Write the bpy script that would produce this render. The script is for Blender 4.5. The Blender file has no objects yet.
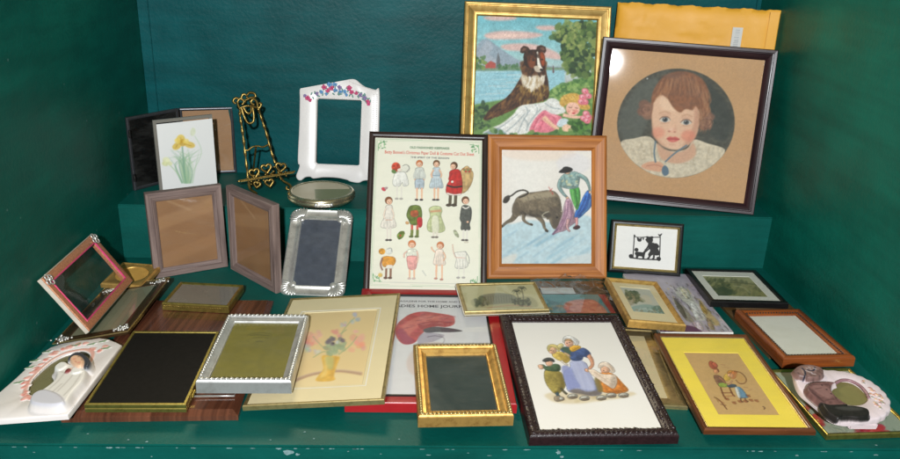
import bpy, bmesh, math, random
import numpy as np
from mathutils import Matrix, Vector, Euler
R = math.radians
scene = bpy.context.scene
COL = scene.collection
RES = 760            # painted prints: mesh points per metre
H = .1585            # height of the upper shelf
D = .867             # depth of the lower shelf
DU = .327            # depth of the upper shelf
W = 1.853            # width between the side walls

# ------------------------------------------------------------------ helpers
def lin(c):
    c = np.asarray(c, float) / 255.
    return np.where(c <= .04045, c / 12.92, ((c + .055) / 1.055) ** 2.4)
def L4(c): return tuple(lin(c)) + (1.,)

class NT:
    def __init__(s, name):
        s.m = bpy.data.materials.new(name); s.m.use_nodes = True
        s.t = s.m.node_tree; s.t.nodes.clear()
        s.out = s.n('ShaderNodeOutputMaterial')
    def n(s, typ, **kw):
        nd = s.t.nodes.new(typ)
        for k, v in kw.items():
            if k.startswith('_'): nd.inputs[k[1:].replace('_', ' ')].default_value = v
            else: setattr(nd, k, v)
        return nd
    def l(s, a, ao, b, bi): s.t.links.new(a.outputs[ao], b.inputs[bi])
    def noise(s, src, scale, detail=4, rough=.55, vec=(1, 1, 1)):
        mp = s.n('ShaderNodeMapping'); mp.inputs['Scale'].default_value = vec
        s.l(src[0], src[1], mp, 'Vector')
        nz = s.n('ShaderNodeTexNoise'); nz.inputs['Scale'].default_value = scale
        nz.inputs['Detail'].default_value = detail; nz.inputs['Roughness'].default_value = rough
        s.l(mp, 'Vector', nz, 'Vector'); return nz
    def ramp(s, src, so, stops):
        r = s.n('ShaderNodeValToRGB'); e = r.color_ramp.elements
        while len(e) < len(stops): e.new(.5)
        for k, (p, c) in enumerate(stops): e[k].position = p; e[k].color = c
        s.l(src, so, r, 'Fac'); return r
    def bump(s, src, so, strength, dist, prev=None):
        b = s.n('ShaderNodeBump'); b.inputs['Strength'].default_value = strength; b.inputs['Distance'].default_value = dist
        s.l(src, so, b, 'Height')
        if prev: s.l(prev, 'Normal', b, 'Normal')
        return b
    def bsdf(s, **kw):
        b = s.n('ShaderNodeBsdfPrincipled')
        for k, v in kw.items(): b.inputs[k.replace('_', ' ')].default_value = v
        s.l(b, 'BSDF', s.out, 'Surface'); return b

def m_plain(name, c, rough=.5, var=.12, scale=30, bump=.15, bscale=160, metal=0, spec=.5):
    t = NT(name); tc = t.n('ShaderNodeTexCoord'); o = (tc, 'Object')
    nz = t.noise(o, scale, 5)
    c = lin(c)
    r = t.ramp(nz, 'Fac', [(.3, tuple(c * (1 - var)) + (1,)), (.7, tuple(np.minimum(c * (1 + var), 1)) + (1,))])
    b = t.bsdf(Roughness=rough, Metallic=metal)
    b.inputs['Specular IOR Level'].default_value = spec
    t.l(r, 'Color', b, 'Base Color')
    rr = t.n('ShaderNodeMapRange'); rr.inputs['To Min'].default_value = max(rough - .08, .02); rr.inputs['To Max'].default_value = min(rough + .1, 1)
    n3 = t.noise(o, scale * 2.3, 4); t.l(n3, 'Fac', rr, 'Value'); t.l(rr, 'Result', b, 'Roughness')
    if bump:
        n2 = t.noise(o, bscale, 4); bp = t.bump(n2, 'Fac', bump, .0015); t.l(bp, 'Normal', b, 'Normal')
    return t.m

def m_metal(name, c, dark, rough=.3, scale=60, bump=.2, metal=.9):
    """gilt or silvered moulding: worn, with dark rubbed hollows"""
    t = NT(name); tc = t.n('ShaderNodeTexCoord'); o = (tc, 'Object')
    nz = t.noise(o, scale, 6, .65)
    r = t.ramp(nz, 'Fac', [(.25, L4(dark)), (.5, L4(c)), (.8, tuple(np.minimum(lin(c) * 1.25, 1)) + (1,))])
    b = t.bsdf(Roughness=rough, Metallic=metal)
    t.l(r, 'Color', b, 'Base Color')
    n2 = t.noise(o, scale * 5, 4); bp = t.bump(n2, 'Fac', bump, .001); t.l(bp, 'Normal', b, 'Normal')
    mr = t.n('ShaderNodeMapRange'); mr.inputs['To Min'].default_value = rough + .15; mr.inputs['To Max'].default_value = max(rough - .08, .05)
    t.l(nz, 'Fac', mr, 'Value'); t.l(mr, 'Result', b, 'Roughness')
    return t.m

def m_wood(name, c1, c2, rough=.35, u=9, v=150, bump=.25, coat=0, wear=.4):
    """grain that runs along each bar (UV u = metres along the bar)"""
    t = NT(name); tc = t.n('ShaderNodeTexCoord'); o = (tc, 'UV')
    n1 = t.noise(o, 1, 6, .6, (u, v, 1)); n2 = t.noise(o, 1, 3, .5, (u * .6, v * .22, 1))
    a = t.n('ShaderNodeMath', operation='ADD'); t.l(n1, 'Fac', a, 0); t.l(n2, 'Fac', a, 1)
    h = t.n('ShaderNodeMath', operation='MULTIPLY'); h.inputs[1].default_value = .5; t.l(a, 'Value', h, 0)
    mid = tuple((lin(c1) + lin(c2)) / 2) + (1,)
    r = t.ramp(h, 'Value', [(.34, L4(c2)), (.5, mid), (.64, L4(c1))])
    b = t.bsdf(Roughness=rough)
    b.inputs['Coat Weight'].default_value = coat; b.inputs['Coat Roughness'].default_value = .08
    # rubbed spots and small nicks
    n3 = t.noise((tc, 'Object'), 110, 5, .7); r3 = t.ramp(n3, 'Fac', [(.64, (0, 0, 0, 1)), (.74, (wear, wear, wear, 1))])
    mw = t.n('ShaderNodeMixRGB'); mw.inputs['Color2'].default_value = tuple(np.minimum(lin(c1) * 1.7 + .02, 1)) + (1,)
    t.l(r3, 'Color', mw, 'Fac'); t.l(r, 'Color', mw, 'Color1'); t.l(mw, 'Color', b, 'Base Color')
    bp = t.bump(n1, 'Fac', bump, .001); t.l(bp, 'Normal', b, 'Normal')
    rr = t.n('ShaderNodeMapRange'); rr.inputs['To Min'].default_value = max(rough - .08, .05); rr.inputs['To Max'].default_value = rough + .14
    t.l(n2, 'Fac', rr, 'Value'); t.l(rr, 'Result', b, 'Roughness')
    return t.m

def m_paint(name, rough=.6, bump=.08, coat=0, spec=.4):
    """printed or painted colour stored on the mesh points"""
    t = NT(name); a = t.n('ShaderNodeAttribute', attribute_name='paint')
    b = t.bsdf(Roughness=rough); t.l(a, 'Color', b, 'Base Color')
    b.inputs['Specular IOR Level'].default_value = spec
    b.inputs['Coat Weight'].default_value = coat; b.inputs['Coat Roughness'].default_value = .1
    tc = t.n('ShaderNodeTexCoord'); n2 = t.noise((tc, 'Object'), 420, 3); bp = t.bump(n2, 'Fac', bump, .0006); t.l(bp, 'Normal', b, 'Normal')
    return t.m

def m_glass(name, tint=(1, 1, 1), strength=1., haze=0., dust=.055):
    """thin pane: see-through with a fresnel reflection"""
    t = NT(name); tr = t.n('ShaderNodeBsdfTransparent'); tr.inputs['Color'].default_value = tuple(tint) + (1,)
    gl = t.n('ShaderNodeBsdfGlossy'); gl.inputs['Roughness'].default_value = .035
    lw = t.n('ShaderNodeLayerWeight'); lw.inputs['Blend'].default_value = .5
    pw = t.n('ShaderNodeMath', operation='POWER'); pw.inputs[1].default_value = 4.5; t.l(lw, 'Facing', pw, 0)
    mu = t.n('ShaderNodeMath', operation='MULTIPLY_ADD'); mu.inputs[1].default_value = .75 * strength; mu.inputs[2].default_value = .045 * strength + haze; mu.use_clamp = True
    t.l(pw, 'Value', mu, 0)
    mx = t.n('ShaderNodeMixShader'); t.l(mu, 'Value', mx, 'Fac'); t.l(tr, 'BSDF', mx, 1); t.l(gl, 'BSDF', mx, 2)
    tc = t.n('ShaderNodeTexCoord'); n2 = t.noise((tc, 'Object'), 9, 2); bp = t.bump(n2, 'Fac', .05, .002); t.l(bp, 'Normal', gl, 'Normal')
    # dust and wiping smears on the pane
    ns = t.noise((tc, 'Object'), 1, 5, .65, (14, 42, 14)); nd = t.noise((tc, 'Object'), 5, 4)
    ml = t.n('ShaderNodeMath', operation='MULTIPLY'); t.l(ns, 'Fac', ml, 0); t.l(nd, 'Fac', ml, 1)
    dr = t.ramp(ml, 'Value', [(.2, (.004, .004, .004, 1)), (.42, (dust, dust, dust, 1))])
    df = t.n('ShaderNodeBsdfDiffuse'); df.inputs['Color'].default_value = (.62, .62, .58, 1)
    m3 = t.n('ShaderNodeMixShader'); t.l(dr, 'Color', m3, 'Fac'); t.l(mx, 'Shader', m3, 1); t.l(df, 'BSDF', m3, 2)
    t.l(m3, 'Shader', t.out, 'Surface'); return t.m

def m_mirror(name, c, rough=.06):
    t = NT(name); tc = t.n('ShaderNodeTexCoord'); nz = t.noise((tc, 'Object'), 22, 5)
    r = t.ramp(nz, 'Fac', [(.3, tuple(lin(c) * .9) + (1,)), (.7, L4(c))])
    b = t.bsdf(Roughness=rough, Metallic=1.); t.l(r, 'Color', b, 'Base Color')
    bp = t.bump(nz, 'Fac', .02, .002); t.l(bp, 'Normal', b, 'Normal'); return t.m

def m_wall(name, c, speck=.5, rough=.42, scuff=.5, bumpk=.32):
    """thick roller-coated teal wall paint: orange peel, scuffs, chips"""
    t = NT(name); tc = t.n('ShaderNodeTexCoord'); o = (tc, 'Object')
    c = lin(c)
    n1 = t.noise(o, 5, 6, .6)
    r = t.ramp(n1, 'Fac', [(.28, tuple(c * .78) + (1,)), (.72, tuple(c * 1.22) + (1,))])
    # long faint scuffs
    n2 = t.noise(o, 1, 5, .7, (7, 60, 26))
    r2 = t.ramp(n2, 'Fac', [(.66, (0, 0, 0, 1)), (.78, (scuff * .35,) * 3 + (1,))])
    mx = t.n('ShaderNodeMixRGB', blend_type='MIX'); mx.inputs['Color2'].default_value = tuple(c * 2.2 + .012) + (1,)
    t.l(r2, 'Color', mx, 'Fac'); t.l(r, 'Color', mx, 'Color1')
    n6 = t.noise(o, 1, 4, .6, (3, 3, 22)); r6 = t.ramp(n6, 'Fac', [(.3, (.80, .80, .80, 1)), (.7, (1.16, 1.16, 1.16, 1))])
    m6 = t.n('ShaderNodeMixRGB', blend_type='MULTIPLY'); m6.inputs['Fac'].default_value = 1; t.l(mx, 'Color', m6, 'Color1'); t.l(r6, 'Color', m6, 'Color2'); mx = m6
    # chips: few voronoi cells, tiny and ragged
    vo = t.n('ShaderNodeTexVoronoi'); vo.inputs['Scale'].default_value = 16; t.l(tc, 'Object', vo, 'Vector')
    nz = t.noise(o, 160, 3); ad = t.n('ShaderNodeMath', operation='MULTIPLY_ADD'); ad.inputs[1].default_value = .09
    t.l(nz, 'Fac', ad, 0); t.l(vo, 'Distance', ad, 2)
    lt = t.n('ShaderNodeMath', operation='LESS_THAN'); lt.inputs[1].default_value = .085; t.l(ad, 'Value', lt, 0)
    sp = t.n('ShaderNodeSeparateColor'); t.l(vo, 'Color', sp, 'Color')
    gt = t.n('ShaderNodeMath', operation='GREATER_THAN'); gt.inputs[1].default_value = 1 - .16 * speck; t.l(sp, 'Red', gt, 0)
    an = t.n('ShaderNodeMath', operation='MULTIPLY'); t.l(lt, 'Value', an, 0); t.l(gt, 'Value', an, 1)
    m2 = t.n('ShaderNodeMixRGB'); m2.inputs['Color2'].default_value = (.10, .20, .19, 1)
    t.l(an, 'Value', m2, 'Fac'); t.l(mx, 'Color', m2, 'Color1')
    b = t.bsdf(Roughness=rough); t.l(m2, 'Color', b, 'Base Color')
    b.inputs['Specular IOR Level'].default_value = .22
    n4 = t.noise(o, 105, 3, .5); n5 = t.noise(o, 9, 3)
    b1 = t.bump(n5, 'Fac', .18, .008); b2 = t.bump(n4, 'Fac', bumpk, .003, b1); t.l(b2, 'Normal', b, 'Normal')
    mr = t.n('ShaderNodeMapRange'); mr.inputs['To Min'].default_value = rough - .1; mr.inputs['To Max'].default_value = rough + .16
    t.l(n1, 'Fac', mr, 'Value'); t.l(mr, 'Result', b, 'Roughness')
    return t.m

# ------------------------------------------------------------------ mesh makers
def pose(p):
    x, y, z, a, th, rho = p[:6]
    return Matrix.Translation((x, y, z)) @ Matrix.Rotation(R(a), 4, 'Z') @ Matrix.Rotation(R(th), 4, 'X') @ Matrix.Rotation(R(rho), 4, 'Z')

def thing(name, label, cat, p, group=None):
    o = bpy.data.objects.new(name, None); COL.objects.link(o); o.empty_display_size = .03
    o.matrix_world = pose(p); o['label'] = label; o['category'] = cat
    if group: o['group'] = group
    return o

def link(name, me, mat, parent, loc=None):
    o = bpy.data.objects.new(name, me); COL.objects.link(o)
    if mat is not None:
        me.materials.clear(); me.materials.append(mat)
    if parent: o.parent = parent
    if loc: o.location = loc
    return o

def from_py(name, vs, fs, mat, parent, smooth=0, uvs=None):
    me = bpy.data.meshes.new(name); me.from_pydata([tuple(v) for v in vs], [], fs); me.update()
    if uvs is not None:
        ul = me.uv_layers.new(name='UVMap')
        for lp in me.loops: ul.data[lp.index].uv = uvs[lp.vertex_index]
    if smooth:
        me.polygons.foreach_set('use_smooth', [True] * len(me.polygons)); me.set_sharp_from_angle(angle=R(smooth))
    return link(name, me, mat, parent)

def from_bm(name, bm, mat, parent, smooth=0):
    bmesh.ops.recalc_face_normals(bm, faces=bm.faces[:])
    me = bpy.data.meshes.new(name); bm.to_mesh(me); bm.free()
    if smooth:
        me.polygons.foreach_set('use_smooth', [True] * len(me.polygons)); me.set_sharp_from_angle(angle=R(smooth))
    return link(name, me, mat, parent)

def bars(w, h, prof, t, wob=0, seed=0):
    """four mitred bars swept from a moulding profile [(inset, z)...]; returns verts, faces, uvs"""
    P = [(0, -t), (0, prof[0][1] - .0002)] + list(prof) + [(prof[-1][0] + .0001, -t)]
    rnd = random.Random(seed); vs, fs, uv = [], [], []
    for k in range(4):
        b0 = len(vs); off = rnd.uniform(0, 20); v = 0; last = None
        n = 1
        for d, z in P:
            c = [(-w / 2 + d, d), (w / 2 - d, d), (w / 2 - d, h - d), (-w / 2 + d, h - d)]
            a, e = c[k], c[(k + 1) % 4]
            if last: v += math.hypot(d - last[0], z - last[1])
            last = (d, z)
            s = math.hypot(e[0] - a[0], e[1] - a[1])
            vs += [(a[0], a[1], z), (e[0], e[1], z)]; uv += [(off + d, v + off), (off + d + s, v + off)]
        m = len(P)
        for i in range(m - 1):
            q = b0 + 2 * i; fs.append((q, q + 1, q + 3, q + 2))
        q = b0 + 2 * (m - 1); fs.append((q, q + 1, b0 + 1, b0))
    return vs, fs, uv

def rect(x0, x1, y0, y1, z): return [(x0, y0, z), (x1, y0, z), (x1, y1, z), (x0, y1, z)], [(0, 1, 2, 3)]

def panel(name, x0, x1, y0, y1, z, mat, parent):
    v, f = rect(x0, x1, y0, y1, z); return from_py(name, v, f, mat, parent, uvs=[(a[0], a[1]) for a in v])

def ring_board(name, x0, x1, y0, y1, hole, z, bevel, mat, parent):
    """mat board with a rectangular window and a thin cut bevel"""
    a0, a1, b0, b1 = hole
    o = [(x0, y0), (x1, y0), (x1, y1), (x0, y1)]; i = [(a0, b0), (a1, b0), (a1, b1), (a0, b1)]
    j = [(a0 + bevel, b0 + bevel), (a1 - bevel, b0 + bevel), (a1 - bevel, b1 - bevel), (a0 + bevel, b1 - bevel)]
    vs = [p + (z,) for p in o] + [p + (z,) for p in i] + [p + (z - .0012,) for p in j]
    fs = []
    for k in range(4):
        m = (k + 1) % 4; fs += [(k, m, 4 + m, 4 + k), (4 + k, 4 + m, 8 + m, 8 + k)]
    return from_py(name, vs, fs, mat, parent)

def along(w, h, d, step):
    """points and directions along a rectangle inset by d"""
    c = [(-w / 2 + d, d), (w / 2 - d, d), (w / 2 - d, h - d), (-w / 2 + d, h - d)]; out = []
    for k in range(4):
        a, e = Vector(c[k]), Vector(c[(k + 1) % 4]); s = (e - a).length; n = max(2, round(s / step)); u = (e - a) / s
        for q in range(n): out.append((a + u * (s * (q + .5) / n), math.atan2(u.y, u.x)))
    return out

def beading(name, w, h, d, z, step, r, ang, mat, parent, flat=.6, jit=0.):
    """rope or bead ornament: slanted drops set along the moulding"""
    bm = bmesh.new(); rn = random.Random(7)
    for p, a in along(w, h, d, step):
        j = [1 + jit * rn.uniform(-1, 1) for _ in range(4)]
        M = Matrix.Translation((p.x, p.y, z)) @ Matrix.Rotation(a + R(ang * j[0]), 4, 'Z') @ Matrix.Diagonal((r[0] * j[1], r[1] * j[2], r[1] * flat * j[3], 1))
        bmesh.ops.create_icosphere(bm, subdivisions=1, radius=1, matrix=M)
    return from_bm(name, bm, mat, parent, 80)

def frame_things(name, label, cat, p, t, prof, mat, group=None):
    w, h = p[6], p[7]
    o = thing(name, label, cat, p, group)
    v, f, uv = bars(w, h, prof, t, seed=len(bpy.data.objects))
    from_py('frame_moulding', v, f, mat, o, 40, uv)
    vb, fb = rect(-w / 2 + .002, w / 2 - .002, .002, h - .002, -t + .0012)
    from_py('backing_board', vb, [(3, 2, 1, 0)], M['board'], o)
    return o, w, h, prof[-1][0]

def inner(w, h, d, e=.0015): return (-w / 2 + d - e, w / 2 - d + e, d - e, h - d + e)

def smooth_closed(pts, n=5):
    P = np.asarray(pts, float); N = len(P); out = []
    for i in range(N):
        a, b, c, d = P[i - 1], P[i], P[(i + 1) % N], P[(i + 2) % N]
        for k in range(n):
            t = k / n
            out.append(.5 * (2 * b + (c - a) * t + (2 * a - 5 * b + 4 * c - d) * t * t + (3 * b - a - 3 * c + d) * t ** 3))
    return np.array(out)

def slab(name, outline, t, mat, parent, hole=None, bev=.003, holefill=None, z=0):
    """thick plate with a free outline (and an optional free window), rounded front edge"""
    bm = bmesh.new()
    def loop(P, inset, zz):
        P = np.asarray(P); A = np.roll(P, -1, 0) - np.roll(P, 1, 0); nrm = np.stack([-A[:, 1], A[:, 0]], 1)
        nrm /= np.maximum(np.linalg.norm(nrm, axis=1, keepdims=True), 1e-9)
        ar = np.sum(P[:, 0] * np.roll(P[:, 1], -1) - P[:, 1] * np.roll(P[:, 0], -1))
        q = P + nrm * inset * (1 if ar > 0 else -1)
        return [bm.verts.new((a, b, zz)) for a, b in q]
    def strip(a, b):
        n = len(a)
        for i in range(n): bm.faces.new((a[i], a[(i + 1) % n], b[(i + 1) % n], b[i]))
    o3 = loop(outline, 0, z - t); o2 = loop(outline, 0, z - bev); om = loop(outline, bev * .3, z - bev * .3); o1 = loop(outline, bev, z)
    strip(o3, o2); strip(o2, om); strip(om, o1)
    es = [bm.edges.get((o1[i], o1[(i + 1) % len(o1)])) for i in range(len(o1))]
    if hole is not None:
        h1 = loop(hole, -bev * .7, z); h2 = loop(hole, 0, z - bev * .6); h3 = loop(hole, 0, z - t)
        strip(h1, h2); strip(h2, h3)
        es += [bm.edges.get((h1[i], h1[(i + 1) % len(h1)])) for i in range(len(h1))]
    bmesh.ops.triangle_fill(bm, use_beauty=True, use_dissolve=False, edges=es)
    return from_bm(name, bm, mat, parent, 50)

def flat_poly(name, outline, z, mat, parent):
    vs = [(a, b, z) for a, b in outline]; return from_py(name, vs, [tuple(range(len(vs)))], mat, parent)

def tube(bm, pts, r, n=7, closed=False):
    pts = [Vector(p) for p in pts]; N = len(pts); rings = []
    for i, p in enumerate(pts):
        a = pts[i - 1] if (i or closed) else p; b = pts[(i + 1) % N] if (i < N - 1 or closed) else p
        d = (b - a).normalized(); s = d.cross(Vector((0, 0, 1)))
        if s.length < .1: s = d.cross(Vector((1, 0, 0)))
        s.normalize(); u = d.cross(s); rr = r[i] if hasattr(r, '__len__') else r
        rings.append([bm.verts.new(p + (s * math.cos(2 * math.pi * k / n) + u * math.sin(2 * math.pi * k / n)) * rr) for k in range(n)])
    for i in range(N if closed else N - 1):
        A, B = rings[i], rings[(i + 1) % N]
        for k in range(n): bm.faces.new((A[k], A[(k + 1) % n], B[(k + 1) % n], B[k]))
    if not closed:
        bm.faces.new(rings[0][::-1]); bm.faces.new(rings[-1])

def ball(bm, c, r, sub=2):
    r = r if hasattr(r, '__len__') else (r, r, r)
    bmesh.ops.create_icosphere(bm, subdivisions=sub, radius=1, matrix=Matrix.Translation(c) @ Matrix.Diagonal((r[0], r[1], r[2], 1)))

def catmull(pts, n=5):
    P = [Vector(p) for p in pts]; P = [P[0]] + P + [P[-1]]; out = []
    for i in range(1, len(P) - 2):
        a, b, c, d = P[i - 1], P[i], P[i + 1], P[i + 2]
        for k in range(n):
            t = k / n; out.append(.5 * (2 * b + (c - a) * t + (2 * a - 5 * b + 4 * c - d) * t * t + (3 * b - a - 3 * c + d) * t ** 3))
    return out + [P[-2]]

def lettering(name, body, w, parent, x, y, z, mat, hgt=None, bold=.02):
    cu = bpy.data.curves.new(name, 'FONT'); cu.body = body; cu.align_x = 'CENTER'; cu.size = 1; cu.resolution_u = 2; cu.offset = bold
    tmp = bpy.data.objects.new(name, cu); COL.objects.link(tmp)
    dg = bpy.context.evaluated_depsgraph_get(); dg.update()
    me = bpy.data.meshes.new_from_object(tmp.evaluated_get(dg)); bpy.data.objects.remove(tmp)
    co = np.empty(len(me.vertices) * 3); me.vertices.foreach_get('co', co); co = co.reshape(-1, 3)
    s = w / (co[:, 0].max() - co[:, 0].min()); sy = s if hgt is None else hgt / max(co[:, 1].max() - co[:, 1].min(), 1e-6)
    co[:, 0] = (co[:, 0] - (co[:, 0].max() + co[:, 0].min()) / 2) * s + x; co[:, 1] = co[:, 1] * sy + y; co[:, 2] = z
    me.vertices.foreach_set('co', co.ravel()); me.update()
    return link(name, me, mat, parent)

# ------------------------------------------------------------------ painter
class Cv:
    """paints a print as colours on a fine grid; strokes are given in the coordinates of a sketch quad (TL, TR, BR, BL)"""
    def __init__(s, quad, w, h, bg, res=RES, seed=1):
        s.w, s.h = w, h; s.W = max(8, int(w * res)); s.H = max(8, int(h * res))
        s.im = np.ones((s.H, s.W, 3)) * (np.array(bg) / 255.); s.z = np.zeros((s.H, s.W))
        s.rs = np.random.RandomState(seed)
        src = np.array(quad, float); dst = np.array([(0, 0), (s.W, 0), (s.W, s.H), (0, s.H)], float)
        A = []; b = []
        for (x, y), (u, v) in zip(src, dst):
            A += [[x, y, 1, 0, 0, 0, -u * x, -u * y], [0, 0, 0, x, y, 1, -v * x, -v * y]]; b += [u, v]
        s.M = np.append(np.linalg.solve(np.array(A), np.array(b)), 1).reshape(3, 3)
        s.ox = s.oy = 0.; s.k = 1.; s.ink = 0.
        s.sc = s.W / (np.linalg.norm(src[1] - src[0]) + 1e-9)
    def at(s, ox, oy, k): s.ox, s.oy, s.k = ox, oy, k; return s
    def T(s, pts):
        P = np.atleast_2d(np.asarray(pts, float)) / s.k + [s.ox, s.oy]
        q = np.c_[P, np.ones(len(P))] @ s.M.T; return q[:, :2] / q[:, 2:]
    def mask(s, P, soft):
        pad = int(soft * 2) + 2
        x0, y0 = np.floor(P.min(0)).astype(int) - pad; x1, y1 = np.ceil(P.max(0)).astype(int) + pad
        x0, y0 = max(x0, 0), max(y0, 0); x1, y1 = min(x1, s.W), min(y1, s.H)
        if x1 <= x0 or y1 <= y0: return None
        ss = 2; xs = (np.arange((x1 - x0) * ss) + .5) / ss + x0; ys = (np.arange((y1 - y0) * ss) + .5) / ss + y0
        m = np.zeros((len(ys), len(xs)), bool); X = xs[None, :]; Y = ys[:, None]
        for (ax, ay), (bx, by) in zip(P, np.roll(P, -1, 0)):
            if ay == by: continue
            r = (ys >= min(ay, by)) & (ys < max(ay, by))
            if not r.any(): continue
            xi = ax + (Y[r] - ay) * (bx - ax) / (by - ay); m[r] ^= X < xi
        m = m.reshape(y1 - y0, ss, x1 - x0, ss).mean((1, 3))
        for _ in range(int(max(0, soft) * 1.2 + .5)):
            p = np.pad(m, 1, mode='edge'); m = (p[:-2, 1:-1] + 2 * p[1:-1, 1:-1] + p[2:, 1:-1]) / 4
            p = np.pad(m, 1, mode='edge'); m = (p[1:-1, :-2] + 2 * p[1:-1, 1:-1] + p[1:-1, 2:]) / 4
        return m, x0, x1, y0, y1
    def poly(s, pts, col, soft=.6, a=1., sm=True, var=0, hz=None):
        P = s.T(pts)
        if sm and len(P) > 2: P = smooth_closed(P, 4)
        r = s.mask(P, soft)
        if r is None: return s
        m, x0, x1, y0, y1 = r; m = m * a
        c = np.array(col) / 255.
        if var: c = np.clip(c * (1 + var * (s.nz(y1 - y0, x1 - x0, 5)[..., None] - .5) * 2), 0, 1)
        if col is not None:
            im = s.im[y0:y1, x0:x1]; im[:] = im * (1 - m[..., None]) + c * m[..., None]
        if s.ink and soft < 1.7 and len(P) > 8:      # modelling and pen outline
            k = max(1, int(min(m.shape[:2]) * .14)); mm = m[..., 0] if m.ndim == 3 else m
            dkn = np.clip(mm - np.roll(mm, (-k, -k), (0, 1)), 0, 1); ltn = np.clip(mm - np.roll(mm, (k, k), (0, 1)), 0, 1)
            for _ in range(max(1, k // 2)):
                dkn = (dkn + np.roll(dkn, 1, 0) + np.roll(dkn, -1, 0) + np.roll(dkn, 1, 1) + np.roll(dkn, -1, 1)) / 5; ltn = (ltn + np.roll(ltn, 1, 0) + np.roll(ltn, -1, 0) + np.roll(ltn, 1, 1) + np.roll(ltn, -1, 1)) / 5
            tx = s.nz(*mm.shape, 2) - .5
            im[:] = np.clip(im * (1 + mm[..., None] * min(1, s.ink / 1.3) * (-.2 * dkn + .1 * ltn + .22 * tx)[..., None]), 0, 1)
            A = np.roll(P, -1, 0) - np.roll(P, 1, 0); nn = np.stack([-A[:, 1], A[:, 0]], 1); nn /= np.maximum(np.linalg.norm(nn, axis=1, keepdims=True), 1e-9)
            wv = s.ink * (.35 + .65 * s.rs.rand(len(P), 1)); wv = (wv + np.roll(wv, 1, 0) + np.roll(wv, -1, 0)) / 3
            I, O = P - nn * wv / 2, P + nn * wv / 2
            r = s.mask(np.r_[O, O[:1], I[::-1], I[-1:]], .4)
            if r:
                m, x0, x1, y0, y1 = r; m = (m * .6 * a)[..., None]; im = s.im[y0:y1, x0:x1]; im[:] = im * (1 - m) + np.array(col) / 255. * .42 * m
        return s
    def grain(s, amp):
        g = s.rs.randn(s.H, s.W); g = (g + np.roll(g, 1, 0) + np.roll(g, 1, 1) + np.roll(g, (1, 1), (0, 1))) / 2
        s.im[:] = np.clip(s.im * (1 + amp * g[..., None]), 0, 1); return s
    def bumpz(s, pts, hz, soft, sm=True):
        P = s.T(pts); P = smooth_closed(P, 4) if sm else P; r = s.mask(P, soft)
        if r: m, x0, x1, y0, y1 = r; s.z[y0:y1, x0:x1] = np.maximum(s.z[y0:y1, x0:x1], hz * np.sqrt(np.clip(m, 0, 1)))
        return s
    def nz(s, h, w, cell):
        g = s.rs.rand(max(2, h // cell + 2), max(2, w // cell + 2))
        yy = np.linspace(0, g.shape[0] - 1.001, h); xx = np.linspace(0, g.shape[1] - 1.001, w)
        i, j = yy.astype(int), xx.astype(int); f, e = (yy - i)[:, None], (xx - j)[None]
        return (g[i][:, j] * (1 - f) + g[i + 1][:, j] * f) * (1 - e) + (g[i][:, j + 1] * (1 - f) + g[i + 1][:, j + 1] * f) * e
    def ell(s, cx, cy, rx, ry, col, ang=0, soft=.6, a=1., var=0, n=20):
        t = np.linspace(0, 2 * np.pi, n, endpoint=False); c, q = math.cos(R(ang)), math.sin(R(ang))
        X, Y = rx * np.cos(t), ry * np.sin(t)
        return s.poly(np.c_[cx + X * c - Y * q, cy + X * q + Y * c], col, soft, a, False, var)
    def line(s, pts, wd, col, soft=.5, a=1., sm=True):
        P = np.asarray(pts, float)
        if sm and len(P) > 2: P = np.array([tuple(q)[:2] for q in catmull([(x, y, 0) for x, y in P], 5)])
        d = np.gradient(P, axis=0); n = np.stack([-d[:, 1], d[:, 0]], 1); n /= np.maximum(np.linalg.norm(n, axis=1, keepdims=True), 1e-9)
        w = np.asarray(wd, float); w = np.interp(np.linspace(0, 1, len(P)), np.linspace(0, 1, w.size), w.ravel())[:, None] / 2 if w.size > 1 else w / 2
        return s.poly(np.r_[P + n * w, (P - n * w)[::-1]], col, soft, a, False)
    def grad(s, stops):
        y = np.linspace(0, 1, s.H); p = [q for q, _ in stops]; C = np.array([c for _, c in stops]) / 255.
        s.im[:] = np.stack([np.interp(y, p, C[:, k]) for k in range(3)], 1)[:, None]; return s
    def dabs(s, pts, cols, n, size, a=.8, asp=1.6, soft=.5, ang=None):
        P = np.asarray(pts, float); lo, hi = P.min(0), P.max(0); k = 0
        for _ in range(n * 6):
            q = lo + s.rs.rand(2) * (hi - lo); ins = False
            for (ax, ay), (bx, by) in zip(P, np.roll(P, -1, 0)):
                if (ay > q[1]) != (by > q[1]) and q[0] < ax + (q[1] - ay) * (bx - ax) / (by - ay): ins = not ins
            if not ins: continue
            r = size * (.6 + .8 * s.rs.rand()); c = cols[s.rs.randint(len(cols))]
            s.ell(q[0], q[1], r * asp, r, c, s.rs.rand() * 180 if ang is None else ang + s.rs.randn() * 15, soft, a, n=8); k += 1
            if k >= n: break
        return s
    def mottle(s, amp, cell=6):
        s.im[:] = np.clip(s.im * (1 + amp * (s.nz(s.H, s.W, cell)[..., None] - .5) * 2), 0, 1); return s
    def tone(s, c, amp, cell=30):
        """uneven ageing towards colour c"""
        m = amp * s.nz(s.H, s.W, cell)[..., None]; s.im[:] = s.im * (1 - m) + np.array(c) / 255. * m; return s
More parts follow.
